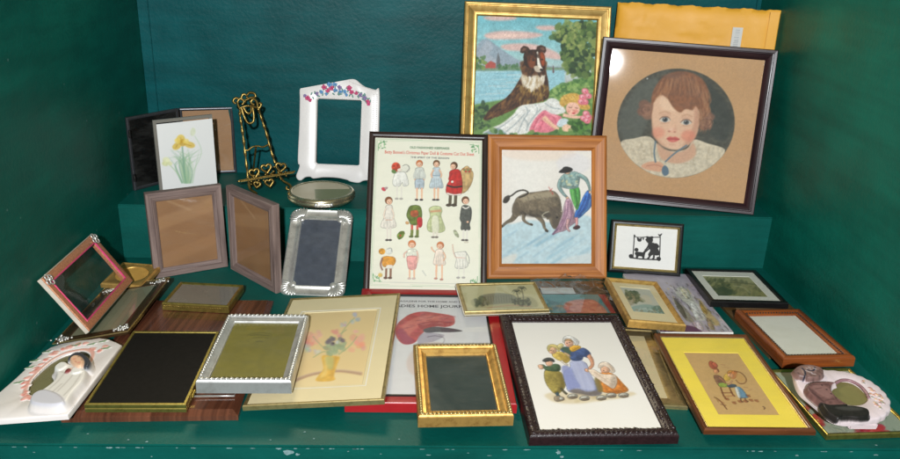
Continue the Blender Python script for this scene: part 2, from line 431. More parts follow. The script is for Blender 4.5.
    def mesh(s, name, x0, y0, z, mat, parent, keep=None, heights=False, dz=0):
        H_, W_ = s.H, s.W
        X, Y = np.meshgrid(x0 + (np.arange(W_)) / (W_ - 1) * s.w, y0 + s.h - np.arange(H_) / (H_ - 1) * s.h)
        Z = (s.z - dz) if heights else np.zeros_like(X); Z = Z + z
        co = np.stack([X, Y, Z], 2).reshape(-1, 3)
        i = (np.arange(H_ - 1)[:, None] * W_ + np.arange(W_ - 1)[None]).ravel()
        F = np.stack([i + W_, i + W_ + 1, i + 1, i], 1)
        if keep is not None: F = F[keep.ravel()[F].any(1)]
        me = bpy.data.meshes.new(name); me.vertices.add(len(co)); me.vertices.foreach_set('co', co.astype(np.float32).ravel())
        me.loops.add(F.size); me.loops.foreach_set('vertex_index', F.astype(np.int32).ravel())
        me.polygons.add(len(F)); me.polygons.foreach_set('loop_start', (np.arange(len(F)) * 4).astype(np.int32))
        me.update(calc_edges=True)
        if heights: me.polygons.foreach_set('use_smooth', [True] * len(F))
        at = me.color_attributes.new('paint', 'FLOAT_COLOR', 'POINT')
        c = np.c_[lin(s.im.reshape(-1, 3) * 255), np.ones(len(co))]; at.data.foreach_set('color', c.astype(np.float32).ravel())
        return link(name, me, mat, parent)

# ------------------------------------------------------------------ materials
M = {}
M['wall_back'] = m_wall('wall_paint_cool_light', (2, 79, 82), .25, bumpk=.24)  # one wall paint throughout; the cool flash light is tinted into this copy
M['wall_side'] = m_wall('wall_paint_warm_light', (2, 90, 78), .55)  # same wall paint, greener for the warm ambient light on the sides
M['wall_right'] = m_wall('wall_paint_more_lit', (2, 98, 84), .55)  # same wall paint again, lightened for the extra light on this side
M['shelf'] = m_wall('teal_shelf_paint', (2, 84, 76), .6, rough=.52, scuff=.9, bumpk=.22)
M['chip'] = m_plain('bare_primer', (120, 150, 150), .8, .4, 120)
M['board'] = m_plain('brown_backing_board', (120, 92, 62), .85)
M['print'] = m_paint('printed_paper', .62)
M['paintgloss'] = m_paint('varnished_print', .4, .12, .12)
M['ceramic_paint'] = m_paint('painted_bisque', .42, .05)
M['glass'] = m_glass('picture_glass', (.97, .98, .97), 1.)
M['glass_soft'] = m_glass('thin_picture_glass', (.98, .98, .97), .7)
M['plastic'] = m_glass('clear_plastic_film', (.93, .93, .92), 1.3, .03)
M['black'] = m_plain('black_frame_paint', (20, 18, 18), .32, bump=.1)
M['blackvelvet'] = m_plain('black_backing_card', (8, 7, 7), .6, .2, 40, .03, spec=.15)
M['ebony'] = m_wood('dark_brown_stained_wood', (58, 40, 34), (24, 16, 15), .3, 8, 160)
M['carved'] = m_plain('dark_carved_wood', (40, 24, 26), .36, .35, 120, .4, 260)
M['mahog'] = m_wood('dark_mahogany_frame', (56, 28, 32), (26, 14, 20), .30, 8, 200, .12, 0, .12)
M['oak'] = m_wood('honey_oak_frame', (204, 130, 62), (138, 74, 26), .48, 6, 230, .3, 0)
M['taupe'] = m_wood('taupe_grained_wood', (148, 126, 118), (98, 80, 76), .55, 10, 260, .3)
M['walnut'] = m_wood('striped_walnut_veneer', (126, 76, 54), (40, 19, 15), .14, 2.5, 85, .04, .4)
M['brownwood'] = m_wood('brown_stained_frame', (120, 68, 34), (66, 34, 18), .3, 9, 180, .2, .2)
M['orangewood'] = m_wood('orange_brown_frame', (158, 84, 36), (104, 48, 20), .25, 9, 180, .15, .3)
M['olivewood'] = m_wood('dull_brown_frame', (112, 84, 48), (70, 50, 28), .4, 9, 180, .2)
M['gold'] = m_metal('gilt_moulding', (206, 172, 104), (168, 128, 66), .42, 30, .08, .8)
M['goldbright'] = m_metal('bright_gilt', (208, 166, 92), (150, 106, 50), .42, 60, .15, .65)
M['goldpale'] = m_metal('pale_gilt', (196, 176, 122), (146, 124, 74), .34, 60, .1, .85)
M['brass'] = m_metal('aged_brass', (148, 124, 68), (58, 44, 20), .32, 120, .3, .95)
M['silver'] = m_metal('silver_plate', (222, 220, 214), (176, 172, 166), .27, 40, .15, .7)
M['silverleaf'] = m_metal('silvered_moulding', (206, 206, 204), (164, 162, 156), .4, 26, .15, .75)
M['goldedge'] = m_metal('brass_edging', (176, 158, 84), (110, 92, 40), .3, 60, .1)
M['mirror'] = m_mirror('mirror_glass', (196, 196, 186))
M['mirrordim'] = m_mirror('old_mirror_glass', (176, 176, 160), .1)
M['darkglass'] = m_plain('dark_frame_glass', (66, 72, 68), .16, .15, 12, .02)
M['slate'] = m_plain('slate_grey_backing', (74, 80, 92), .3, .15, 50, .1)
M['olive'] = m_plain('olive_card_behind_glass', (124, 112, 28), .22, .1, 8, .03)
M['greyglass'] = m_plain('grey_frame_backing', (128, 124, 116), .25, .08, 10, .03)
M['kraftcard'] = m_plain('kraft_card', (164, 124, 88), .35, .06, 25, .1)
M['white_mat'] = m_plain('white_mat_board', (236, 232, 222), .8, .03, 20, .08)
M['cream_mat'] = m_plain('cream_mat_board', (232, 216, 172), .75, .03, 14, .08)
M['yellow_mat'] = m_plain('yellow_mat_board', (250, 224, 84), .7, .04, 12, .08)
M['red_mat'] = m_plain('red_frame_paint', (166, 26, 32), .3, .08, 20, .08)
M['porcelain'] = m_plain('white_porcelain', (232, 226, 222), .3, .03, 12, .06, spec=.5)
M['bisque'] = m_plain('white_bisque', (234, 226, 222), .5, .03, 12, .08)
M['pinkbisque'] = m_plain('pink_white_bisque', (226, 208, 210), .42, .04, 30, .1)
M['clear'] = m_plain('white_cushion_label', (210, 210, 206), .7)
M['pinkrim'] = m_plain('pink_enamel', (214, 70, 118), .3, .15, 90, .2)
M['pinkgold'] = m_plain('salmon_gilt_enamel', (190, 128, 92), .35, .3, 220, .5, metal=.25)
M['whiteside'] = m_plain('white_enamel_edge', (206, 196, 180), .4)
M['envelope'] = m_plain('yellow_mailer_paper', (232, 168, 52), .55, .05, 7, .3, 60)
M['darkgap'] = m_plain('dark_moulding_lip', (26, 22, 22), .5)
M['textred'] = m_plain('red_print_ink', (212, 74, 52), .6)
M['textgreen'] = m_plain('green_print_ink', (70, 120, 80), .6)
M['textgrey'] = m_plain('grey_print_ink', (74, 74, 82), .6)
M['mirror_beige'] = m_plain('painted_beige_reflection', (150, 144, 118), .3, .08, 18, .05)  # mirror reflection as a flat beige colour
M['mirror_olive'] = m_plain('painted_olive_reflection', (126, 120, 84), .25, .08, 14, .03)  # mirror reflection as a flat grey-olive colour
M['tortoise'] = m_metal('bronzed_mirror_surround', (92, 68, 44), (34, 22, 16), .2, 25, .1, .6)
GROUP = 'picture frames set out on the shelf'

# ------------------------------------------------------------------ the booth
def box(name, x0, x1, y0, y1, z0, z1, mat, kind='structure', bev=0., parent=None):
    bm = bmesh.new(); bmesh.ops.create_cube(bm, size=1, matrix=Matrix.Translation(((x0 + x1) / 2, (y0 + y1) / 2, (z0 + z1) / 2)) @ Matrix.Diagonal((x1 - x0, y1 - y0, z1 - z0, 1)))
    if bev: bmesh.ops.bevel(bm, geom=bm.edges[:], offset=bev, segments=2, affect='EDGES')
    o = from_bm(name, bm, mat, parent)
    if kind: o['kind'] = kind
    return o
box('lower_shelf', -.06, W + .06, -D, .004, -.30, 0, M['shelf'], bev=.0035)
box('step', -.02, W + .02, 0, DU + .02, -.1, H, M['shelf'], bev=.003)
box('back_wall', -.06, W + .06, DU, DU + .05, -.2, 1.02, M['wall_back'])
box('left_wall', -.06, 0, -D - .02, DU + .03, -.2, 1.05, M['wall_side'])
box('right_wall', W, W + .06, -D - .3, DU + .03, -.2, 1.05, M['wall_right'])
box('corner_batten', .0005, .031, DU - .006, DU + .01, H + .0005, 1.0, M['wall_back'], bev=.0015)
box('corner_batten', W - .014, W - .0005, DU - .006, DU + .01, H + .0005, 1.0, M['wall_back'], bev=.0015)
# chipped paint along the front lip
def chip(cx, cz, sx, sz, seed):
    r = random.Random(seed); n = 14
    vs = []
    for k in range(n):
        a = 2 * math.pi * k / n; q = .6 + .6 * r.random(); vs.append((cx + sx * q * math.cos(a), -D - .0012, min(cz + sz * q * math.sin(a), -.0036)))
    o = from_py('paint_chip', vs, [tuple(range(n))], M['chip'], SH)
SH = bpy.data.objects['lower_shelf']
for k, (x, z, sx, sz) in enumerate([(.595, -.013, .010, .006), (.578, -.005, .006, .0022), (.612, -.018, .004, .003), (1.10, -.010, .005, .004), (1.108, -.020, .004, .003), (1.04, -.0045, .007, .001), (.27, -.005, .006, .002), (1.56, -.014, .004, .002)]):
    chip(x, z, sx, sz, k)
rc = random.Random(31)
for k in range(46):
    chip(.1 + 1.66 * rc.random(), -.0042 - (.0005 if rc.random() < .7 else .03 * rc.random()), rc.uniform(.0012, .006), rc.uniform(.0005, .0013), 100 + k)
def fleck(x, y, s, seed):
    r = random.Random(seed); n = 9; vs = []
    for k in range(n):
        a = 2 * math.pi * k / n; q = .5 + .8 * r.random(); vs.append((x + s * q * math.cos(a), y + s * .8 * q * math.sin(a), .0009))
    from_py('paint_chip', vs, [tuple(range(n))], M['chip'], SH)
for k, (x, y, s) in enumerate([(.30, -.852, .0025), (.335, -.858, .003), (.22, -.835, .002), (.62, -.825, .003), (.64, -.845, .002), (.56, -.85, .002), (.80, -.845, .002), (1.06, -.85, .002), (1.72, -.855, .0025)]): fleck(x, y, s, 60 + k)

# ------------------------------------------------------------------ poses (x, y, z, yaw, tilt, roll, width, height): bottom centre of each front face
P = {
'doll': (0.8528, -0.2357, 0.0002, -1.19, 58.07, 0.08, 0.3243, 0.4519),
'bull': (1.1965, -0.1038, 0.0005, 2.26, 68.90, 0.18, 0.3398, 0.4028),
'dog': (1.1676, 0.1293, 0.1596, -0.97, 74.68, -0.30, 0.4325, 0.5696),
'girl': (1.5659, .0629, .1638, -11.14, 77.92, -1.27, .4877, .471),
'env': (1.6184, .1916, .1605, -15, 86, -.08, .4569, .5604),
'sil': (1.4725, -.0879, .0125, -7.81, 71.95, -.01, .2014, .1486),
'silver': (0.558, -0.234, 0.0001, -3.2, 40.0, 0.2, 0.171, 0.263),
'ceram': (.58, .239, .159, -3.6, 73.5, -.1),
'bifL': (0.0607, 0.1900, 0.1590, 52.69, 89.22, -0.11, 0.1754, 0.2155),
'bifR': (0.1818, 0.3014, 0.1590, 14.24, 88.04, -0.09, 0.1583, 0.2096),
'iris': (0.1639, 0.1226, 0.1590, 34.28, 89.17, -0.14, 0.1693, 0.2207),
'tauL': (0.2177, -0.1003, 0.0002, 26.95, 87.03, 0.12, 0.1964, 0.2370),
'tauR': (0.3892, -0.1474, 0.0001, -45.68, 89.21, 0.06, 0.2153, 0.2430),
'blk13': (1.6907, -0.2954, 0.0320, -1.28, -1.24, 0.02, 0.2039, 0.2237),
'brn16': (1.7316, -0.5874, 0.0400, 3.50, -0.37, -0.00, 0.1703, 0.2440),
'gold14': (1.4058, -0.4409, 0.0450, 74.47, 5.11, -73.45, 0.1424, 0.2349),
'coll15': (1.5111, -0.4261, 0.0120, 1.05, -0.20, -0.00, 0.1812, 0.3469),
'yel17': (1.4949, -0.8391, 0.0240, -0.24, 2.64, 0.07, 0.2207, 0.3555),
'low18': (1.7213, -0.8354, 0.0140, 3.38, 0.86, 0.00, 0.1894, 0.2375),
'dutch': (1.1841, -0.8714, 0.0330, 1.67, 3.53, 0.11, 0.2852, 0.4391),
'palm': (1.0485, -0.4082, 0.0550, 5.20, 1.78, 0.01, 0.2072, 0.1516),
'wrap': (1.2524, -0.3186, 0.0080, 2.17, 0.35, -0.00, 0.1978, 0.1972),
'lhj': (0.8613, -0.7598, 0.0240, 0.01, 1.06, 0.02, 0.3425, 0.5080),
'gold24': (0.9249, -0.8438, 0.0550, 2.49, 2.95, 0.06, 0.1805, 0.2485),
'vase': (0.6312, -0.7807, 0.0380, -95.75, 5.17, 93.34, 0.2770, 0.4821),
'silv26': (0.4982, -0.7699, 0.0800, 0.64, -0.70, -0.00, 0.1818, 0.2838),
'pan27': (0.2966, -0.7929, 0.0380, 0.77, 0.54, -0.00, 0.1893, 0.2862),
'plq28': (0.3219, -0.7931, 0.0180, 2.01, 0.07, -0.00, 0.3311, 0.5007),
'gry29': (0.2985, -0.3696, 0.0400, -4.86, 0.02, 0.00, 0.1628, 0.1222),
'mir30': (0.0993, -0.5035, 0.0200, -91.81, 12.28, 90.36, 0.1776, 0.2929),
'pink32': (0.1047, -0.3695, 0.0379, 90.1, 55.28, -0.96, 0.2774, 0.1525),
'brn36': (1.7409, -0.5232, 0.0100, 3.97, -0.10, 0.00, 0.1882, 0.2690),
'gilt34': (1.3317, -0.7354, 0.0100, -4.84, 0.05, 0.00, 0.1111, 0.3357),
}
def glass(o, w, h, d, z, mat='glass'):
    x0, x1, y0, y1 = inner(w, h, d); panel('glass_pane', x0, x1, y0, y1, z, M[mat], o)
def flatprof(bw, lip=.003, edge=.0025): return [(0, -edge), (edge * .5, -.0006), (edge, 0), (bw - lip * .6, 0), (bw, -lip)]
# ------------------------------------------------------------------ upper shelf
def art_panel(o, cv, w, h, d, z, mat='print', name='picture'):
    x0, x1, y0, y1 = inner(w, h, d); return cv.mesh(name, x0, y0, z, M[mat], o)
def canvas(quad, w, h, d, bg, seed=1, res=RES):
    x0, x1, y0, y1 = inner(w, h, d); return Cv(quad, x1 - x0, y1 - y0, bg, res, seed)

# --- collie and sleeping child in a gilt frame
prof = [(0, -.006), (.001, -.002), (.004, 0), (.008, -.001), (.0095, -.004), (.011, -.0042), (.013, -.002), (.020, -.0045), (.027, -.009), (.030, -.0095), (.0315, -.007), (.036, -.007), (.039, -.010), (.041, -.013)]
o, w, h, d = frame_things('gilt_picture_frame', 'gilt frame with a colour print of a collie beside a sleeping child', 'framed picture', P['dog'], .024, prof, M['gold'], GROUP)
c = canvas([(478.5, 16), (594.6, 20.8), (588, 190), (471, 187)], w, h, d, (140, 190, 196), 3)
c.grad([(0, (112, 178, 190)), (.2, (150, 196, 198)), (.38, (196, 196, 190)), (.42, (160, 186, 190)), (1, (120, 150, 90))])
c.at(470, 10, 3.53)
c.mottle(.06, 9)
for pts in ([(50, 28), (90, 24), (150, 26), (165, 34), (120, 40), (70, 38)], [(55, 88), (110, 76), (190, 78), (255, 88), (220, 102), (140, 106), (70, 104)], [(110, 128), (160, 120), (230, 124), (300, 150), (320, 176), (270, 172), (200, 150), (130, 144)], [(230, 60), (290, 58), (300, 72), (250, 74)]):
    c.poly(pts, (226, 178, 168), 5, .85)
c.poly([(60, 94), (120, 86), (200, 88), (180, 96), (100, 100)], (240, 206, 190), 4, .7)
c.poly([(20, 160), (35, 118), (62, 104), (96, 128), (140, 160), (185, 186), (240, 196), (330, 206), (330, 222), (20, 222)], (146, 160, 172), 2, .95)
c.poly([(30, 170), (60, 112), (84, 132), (70, 160), (110, 186), (60, 200)], (170, 176, 184), 3, .7)
c.poly([(20, 200), (330, 206), (330, 216), (20, 220)], (112, 140, 104), 2, .8)
c.dabs([(20, 170), (55, 165), (60, 205), (20, 212)], [(86, 122, 70), (60, 100, 60), (130, 150, 80)], 26, 5)
c.poly([(56, 196), (74, 182), (92, 190), (92, 208), (56, 208)], (176, 84, 74), .8, 1, False)
c.poly([(94, 208), (95, 176), (101, 150), (107, 176), (108, 208)], (104, 108, 112), .8, 1, False)
c.dabs([(100, 196), (170, 196), (170, 214), (100, 214)], [(90, 128, 84), (70, 110, 70)], 24, 4)
c.poly([(18, 218), (330, 214), (330, 300), (16, 340)], (150, 196, 206), 3, 1, False)
for k in range(22):
    y = 222 + k * 4.5; x = 20 + c.rs.rand() * 150; c.line([(x, y), (x + 40 + c.rs.rand() * 60, y - 1)], 2, [(196, 222, 224), (112, 168, 186), (206, 206, 200)][k % 3], .8, .7, False)
c.poly([(288, 222), (290, 196), (294, 222)], (110, 90, 90), .6)
c.poly([(10, 340), (60, 330), (130, 318), (260, 300), (330, 262), (440, 220), (450, 640), (0, 640)], (104, 140, 74), 3, 1, False)
c.dabs([(260, 300), (330, 262), (440, 220), (440, 330), (300, 330)], [(126, 160, 84), (90, 130, 66), (150, 176, 104), (70, 112, 60)], 130, 6)
c.dabs([(12, 345), (60, 330), (70, 420), (10, 430)], [(66, 96, 56), (104, 130, 74), (40, 66, 44)], 60, 6)
c.poly([(318, 110), (330, 200), (350, 226), (360, 226), (348, 180), (372, 96), (350, 90)], (84, 74, 50), 1)
c.dabs([(286, 96), (306, 60), (340, 44), (436, 40), (432, 236), (380, 236), (340, 226), (318, 172), (330, 130)], [(52, 78, 44), (72, 100, 52), (98, 122, 64), (130, 146, 80), (40, 62, 40)], 330, 8)
c.dabs([(296, 84), (330, 52), (380, 50), (400, 120), (340, 160)], [(150, 160, 92), (118, 138, 74)], 60, 5)
# dog
c.at(480, 40, 5.1); dk, br, lt = (46, 29, 21), (92, 56, 32), (168, 130, 74)
c.poly([(18, 412), (34, 384), (60, 350), (105, 320), (150, 285), (174, 250), (195, 215), (214, 180), (222, 150), (320, 150), (338, 186), (346, 240), (346, 292), (320, 312), (270, 330), (200, 346), (150, 372), (90, 396), (44, 416)], br, 1.2, 1, True, .12)
c.poly([(24, 408), (60, 356), (110, 322), (128, 340), (100, 380), (50, 410)], dk, 4, .85); c.poly([(150, 290), (180, 250), (200, 210), (212, 240), (196, 300), (200, 340), (160, 352)], dk, 5, .75); c.poly([(316, 180), (336, 190), (344, 240), (344, 292), (322, 308), (312, 250)], dk, 4, .75)
c.poly([(96, 344), (130, 326), (140, 356), (110, 376)], lt, 6, .7); c.poly([(150, 300), (186, 280), (196, 320), (160, 340)], (150, 112, 60), 6, .6)
c.poly([(190, 236), (260, 250), (336, 236), (340, 276), (300, 296), (240, 292), (196, 276)], (156, 126, 58), 6, .85); c.poly([(200, 284), (270, 296), (336, 284), (330, 306), (270, 326), (206, 334)], dk, 5, .75)
c.dabs([(30, 404), (150, 292), (200, 230), (212, 330), (90, 392)], [dk, br, (120, 78, 42), (66, 40, 26), (136, 98, 52)], 210, 5, .55, 3.4, .7, 128)
c.dabs([(200, 240), (336, 236), (342, 300), (270, 326), (204, 336)], [dk, (130, 96, 48), (170, 138, 72), (80, 50, 28), (110, 72, 38)], 200, 5, .55, 3, .7, 96)
c.poly([(208, 190), (226, 170), (300, 172), (322, 186), (324, 214), (300, 240), (268, 254), (236, 244), (214, 222)], (226, 214, 194), 5, .95); c.dabs([(212, 186), (322, 184), (318, 224), (268, 256), (220, 234)], [(244, 238, 226), (206, 188, 158), (230, 220, 200), (176, 150, 112)], 120, 5, .6, 3, .7, 92)
c.poly([(214, 110), (206, 140), (214, 176), (240, 186), (300, 182), (326, 176), (334, 140), (328, 110)], br, 4, .9); c.dabs([(208, 120), (332, 120), (330, 176), (240, 188), (212, 170)], [dk, (120, 80, 46), (74, 46, 28)], 70, 5, .6, 3, .8, 95)
c.poly([(220, 90), (228, 64), (248, 53), (290, 53), (314, 62), (326, 86), (328, 116), (324, 146), (316, 164), (300, 172), (284, 164), (262, 152), (236, 140), (224, 116)], dk, 1)
c.poly([(214, 72), (204, 66), (206, 46), (222, 32), (242, 38), (254, 54), (236, 66)], (62, 40, 30), .9, 1, False); c.poly([(284, 54), (288, 36), (308, 28), (330, 38), (334, 58), (326, 72), (312, 62)], (62, 40, 30), .9, 1, False)
c.poly([(210, 60), (220, 42), (238, 46), (226, 58)], (132, 92, 74), 1.6, .8, False); c.poly([(300, 44), (318, 38), (328, 52), (318, 58)], (132, 92, 74), 1.6, .8, False)
c.poly([(244, 84), (266, 78), (280, 104), (276, 140), (256, 146), (242, 120)], (134, 70, 36), 5, .9); c.poly([(302, 66), (318, 70), (328, 100), (322, 136), (310, 130), (304, 96)], (164, 74, 34), 3, .95)
c.poly([(286, 66), (294, 66), (299, 100), (308, 136), (316, 150), (306, 160), (292, 140), (288, 104)], (240, 232, 218), 1); c.poly([(272, 140), (290, 134), (304, 146), (312, 162), (296, 172), (278, 160)], (214, 198, 176), 2, .9)
c.ell(309, 155, 8, 6, (18, 14, 14), 20); c.line([(284, 168), (300, 170), (312, 164)], 3, (50, 30, 26), .8); c.ell(270, 106, 6, 4, (14, 10, 10), 15); c.ell(313, 102, 4.6, 3.6, (14, 10, 10), 10); c.ell(268, 104, 1.8, 1.6, (236, 220, 196)); c.line([(258, 98), (270, 92), (282, 98)], 3, (176, 110, 62), 1, .8)
c.dabs([(226, 66), (316, 62), (300, 90), (240, 110)], [(70, 42, 28), (104, 60, 34), (40, 24, 18)], 60, 4, .4, 2.6, .7, 80)
# child lying on the grass
c.at(520, 80, 8.35); wh = (226, 224, 216)
c.poly([(-300, 470), (-250, 420), (-160, 380), (-60, 300), (0, 226), (120, 206), (200, 190), (240, 160), (300, 170), (360, 236), (366, 280), (300, 300), (240, 330), (150, 380), (90, 440), (0, 470)], wh, 1.6, 1, True, .06)
for q in ([(-220, 440), (-120, 380), (-20, 300)], [(-120, 450), (-40, 380), (40, 290)], [(-20, 460), (20, 360), (80, 260)], [(60, 400), (110, 320), (170, 250)], [(200, 200), (260, 240), (340, 250)], [(40, 230), (60, 260), (56, 300)], [(120, 210), (140, 250), (130, 290)], [(30, 330), (60, 380), (50, 440)]): c.line(q, 9, (146, 158, 160), 2, .75)
for q in ([(-160, 420), (-60, 340), (20, 270)], [(60, 300), (120, 240), (190, 210)], [(240, 190), (300, 220), (350, 262)]): c.line(q, 8, (246, 244, 240), 2, .8)
c.poly([(-310, 470), (-200, 420), (-140, 440), (-120, 480)], (116, 142, 146), 4, .8)
c.poly([(78, 420), (110, 350), (150, 300), (200, 262), (250, 290), (330, 310), (336, 342), (300, 400), (250, 450), (90, 450)], (228, 128, 142), 1.6, 1, True, .08)
for q in ([(100, 430), (140, 350), (190, 290)], [(150, 440), (180, 380), (190, 320)], [(250, 300), (280, 330), (300, 380)]): c.line(q, 10, (192, 84, 104), 2, .7)
for q in ([(120, 420), (160, 340)], [(220, 284), (300, 320)]): c.line(q, 9, (246, 174, 180), 2, .8, False)
c.line([(190, 320), (220, 350), (270, 396), (316, 424)], [44, 38, 32, 26], (238, 192, 160), 1.4); c.line([(196, 336), (250, 392), (300, 434)], 7, (204, 140, 116), 2, .7)
c.line([(350, 300), (430, 318), (510, 322)], [30, 26, 22], (240, 188, 164), 1.4)
c.poly([(322, 200), (340, 150), (400, 118), (470, 122), (520, 180), (570, 226), (560, 256), (490, 250), (400, 210), (350, 232)], (212, 168, 80), 1.6, 1, True, .12)
for k in range(50): x, y = 330 + c.rs.rand() * 200, 124 + c.rs.rand() * 100; c.line([(x, y), (x + 22, y + 18 + c.rs.rand() * 20)], 5, [(238, 206, 130), (166, 118, 50), (226, 184, 96)][k % 3], 1, .6, False)
c.poly([(374, 258), (380, 220), (410, 196), (460, 200), (486, 236), (482, 276), (450, 304), (404, 304)], (238, 188, 164), 1.6); c.ell(452, 270, 22, 16, (226, 132, 118), 0, 4, .8); c.ell(396, 270, 16, 14, (230, 146, 130), 0, 4, .7)
c.line([(394, 236), (412, 240), (424, 236)], 5, (110, 66, 50), .8); c.line([(450, 238), (464, 244), (474, 240)], 5, (110, 66, 50), .8); c.line([(432, 250), (434, 268)], 5, (206, 140, 118), 1.4, .8); c.poly([(420, 286), (436, 280), (452, 286), (436, 294)], (190, 70, 74), 1)
c.poly([(300, 380), (330, 336), (386, 336), (396, 372), (360, 400), (318, 404)], (206, 218, 220), 1.6); c.poly([(346, 400), (390, 380), (440, 410), (430, 440), (356, 440)], (238, 194, 162), 1.6)
c.dabs([(400, 350), (520, 340), (580, 380), (570, 450), (440, 450)], [(62, 104, 44), (92, 138, 60), (46, 82, 36)], 60, 14, .8)
for x, y in ((530, 100), (510, 150), (556, 140), (530, 190), (500, 190), (540, 290), (520, 330), (560, 320), (548, 350)):
    c.ell(x, y, 30, 26, (222, 118, 132), 20, 1.4); c.ell(x - 5, y - 5, 16, 13, (244, 178, 184), 20, 1.6); c.ell(x + 2, y + 3, 5, 5, (176, 66, 84), 0, 1)
c.at(470, 10, 3.53)
c.ink = 0
c.dabs([(10, 430), (450, 430), (450, 640), (0, 640)], [(80, 116, 60), (110, 146, 76), (60, 94, 52)], 160, 9)
c.mottle(.05, 4); c.grain(.03)
art_panel(o, c, w, h, d, -.012)

# --- padded envelope
def envelope():
    p = P['env']; w, h = p[6], p[7]
    o = thing('padded_envelope', 'yellow padded mailing envelope standing behind the round child portrait', 'envelope', p)
    nx, ny = 46, 50; rs = np.random.RandomState(5)
    X, Y = np.meshgrid(np.linspace(-w / 2, w / 2, nx), np.linspace(0, h, ny)); e = np.minimum.reduce([X + w / 2, w / 2 - X, Y + .001, h - Y])
    puff = np.clip(e / .035, 0, 1); Z = -.012 + .011 * np.sqrt(puff)
    for k in range(26):   # creases
        a = rs.rand() * math.pi; x0, y0 = (rs.rand() - .5) * w, h * (.55 + .45 * rs.rand()); dd = (X - x0) * math.sin(a) - (Y - y0) * math.cos(a); tt = np.abs((X - x0) * math.cos(a) + (Y - y0) * math.sin(a))
        Z -= .0036 * np.exp(-(dd / .004) ** 2) * np.clip(1 - tt / .10, 0, 1) * puff
    X = X + 0; Y2 = Y + np.where(Y > h - 1e-6, .0016 * np.sin(X * 700) + .001 * np.sin(X * 260), 0)
    co = np.stack([X, Y2, Z], 2).reshape(-1, 3); back = co.copy(); back[:, 2] = -.026 + .0 * back[:, 2]
    vs = np.r_[co, back]; n = nx * ny; fs = []
    for j in range(ny - 1):
        for i in range(nx - 1):
            a = j * nx + i; fs.append((a, a + 1, a + nx + 1, a + nx)); fs.append((n + a, n + a + nx, n + a + nx + 1, n + a + 1))
    rim = [i for i in range(nx)] + [j * nx + nx - 1 for j in range(1, ny)] + [(ny - 1) * nx + i for i in range(nx - 2, -1, -1)] + [j * nx for j in range(ny - 2, 0, -1)]
    for k in range(len(rim)): a, b = rim[k], rim[(k + 1) % len(rim)]; fs.append((a, n + a, n + b, b))
    from_py('envelope_body', vs, fs, M['envelope'], o, 60)
    # folded side seam and the paper label
    v, f = rect(w / 2 - .030, w / 2 - .004, .004, h - .004, .0016); from_py('side_seam', v, f, M['envelope'], o)
    v, f = rect(w / 2 - .125, w / 2 - .097, h - .20, h - .052, .0022); v = [(a + (b - h) * -.06, b, z) for a, b, z in v]
    cv = Cv([(0, 0), (28, 0), (28, 148), (0, 148)], .028, .148, (206, 204, 198), 900, 4)
    for k in range(26): cv.line([(7 + cv.rs.rand() * 2, 8 + k * 5), (20, 8 + k * 5)], .9 + cv.rs.rand() * 1.6, (150, 152, 158), .4, .8, False)
    q = cv.mesh('paper_label', w / 2 - .125, h - .20, .0024, M['print'], o)
envelope()

# --- round portrait of a child
prof = [(0, -.007), (.001, -.002), (.003, 0), (.010, -.0005), (.0115, -.003), (.013, -.0032), (.0145, -.001), (.024, -.004), (.027, -.008), (.029, -.0085), (.031, -.011)]
o, w, h, d = frame_things('dark_portrait_frame', 'dark frame with a round portrait of a red-haired small child', 'framed picture', P['girl'], .024, prof, M['mahog'], GROUP)
c = canvas([(611.8, 46), (766.5, 56.5), (747.5, 207.5), (598, 189)], w, h, d, (196, 152, 108), 8)
c.tone((180, 134, 90), .3, 60); c.mottle(.012, 5)
c.at(610, 60, 3.67)
c.ell(246, 230, 216, 206, (72, 70, 60), 0, 1.2, 1, .22, 60)
c.poly([(60, 300), (36, 220), (80, 120), (150, 60), (180, 90), (150, 200), (110, 290)], (92, 96, 88), 9, .6)
c.poly([(330, 60), (420, 140), (450, 230), (420, 300), (350, 250), (330, 160)], (48, 54, 50), 9, .7)
# dress
dr = (206, 190, 166)
c.poly([(44, 300), (90, 286), (150, 280), (200, 330), (280, 330), (310, 292), (360, 306), (428, 332), (390, 384), (330, 420), (250, 436), (170, 424), (110, 390), (70, 350)], dr, 1.2, 1, var=.09)
for q in ([(110, 290), (130, 340), (120, 384)], [(80, 310), (100, 350)], [(330, 310), (310, 360), (320, 410)], [(370, 318), (360, 360)], [(180, 330), (230, 352), (280, 340)], [(260, 380), (300, 384)], [(150, 300), (160, 360)]): c.line(q, 7, (172, 154, 130), 2.4, .6)
c.dabs([(210, 350), (300, 330), (380, 340), (340, 410), (240, 424), (200, 390)], [(218, 204, 182), (194, 178, 154), (212, 198, 176)], 260, 3, .5)
c.dabs([(60, 300), (140, 290), (150, 370), (110, 380)], [(218, 204, 180), (196, 178, 152)], 110, 3, .5)
c.poly([(120, 388), (150, 374), (190, 376), (204, 396), (190, 412), (150, 406), (130, 400)], (212, 158, 128), 1.6)
c.line([(138, 390), (170, 386), (196, 394)], 3, (176, 112, 90), 1, .7)
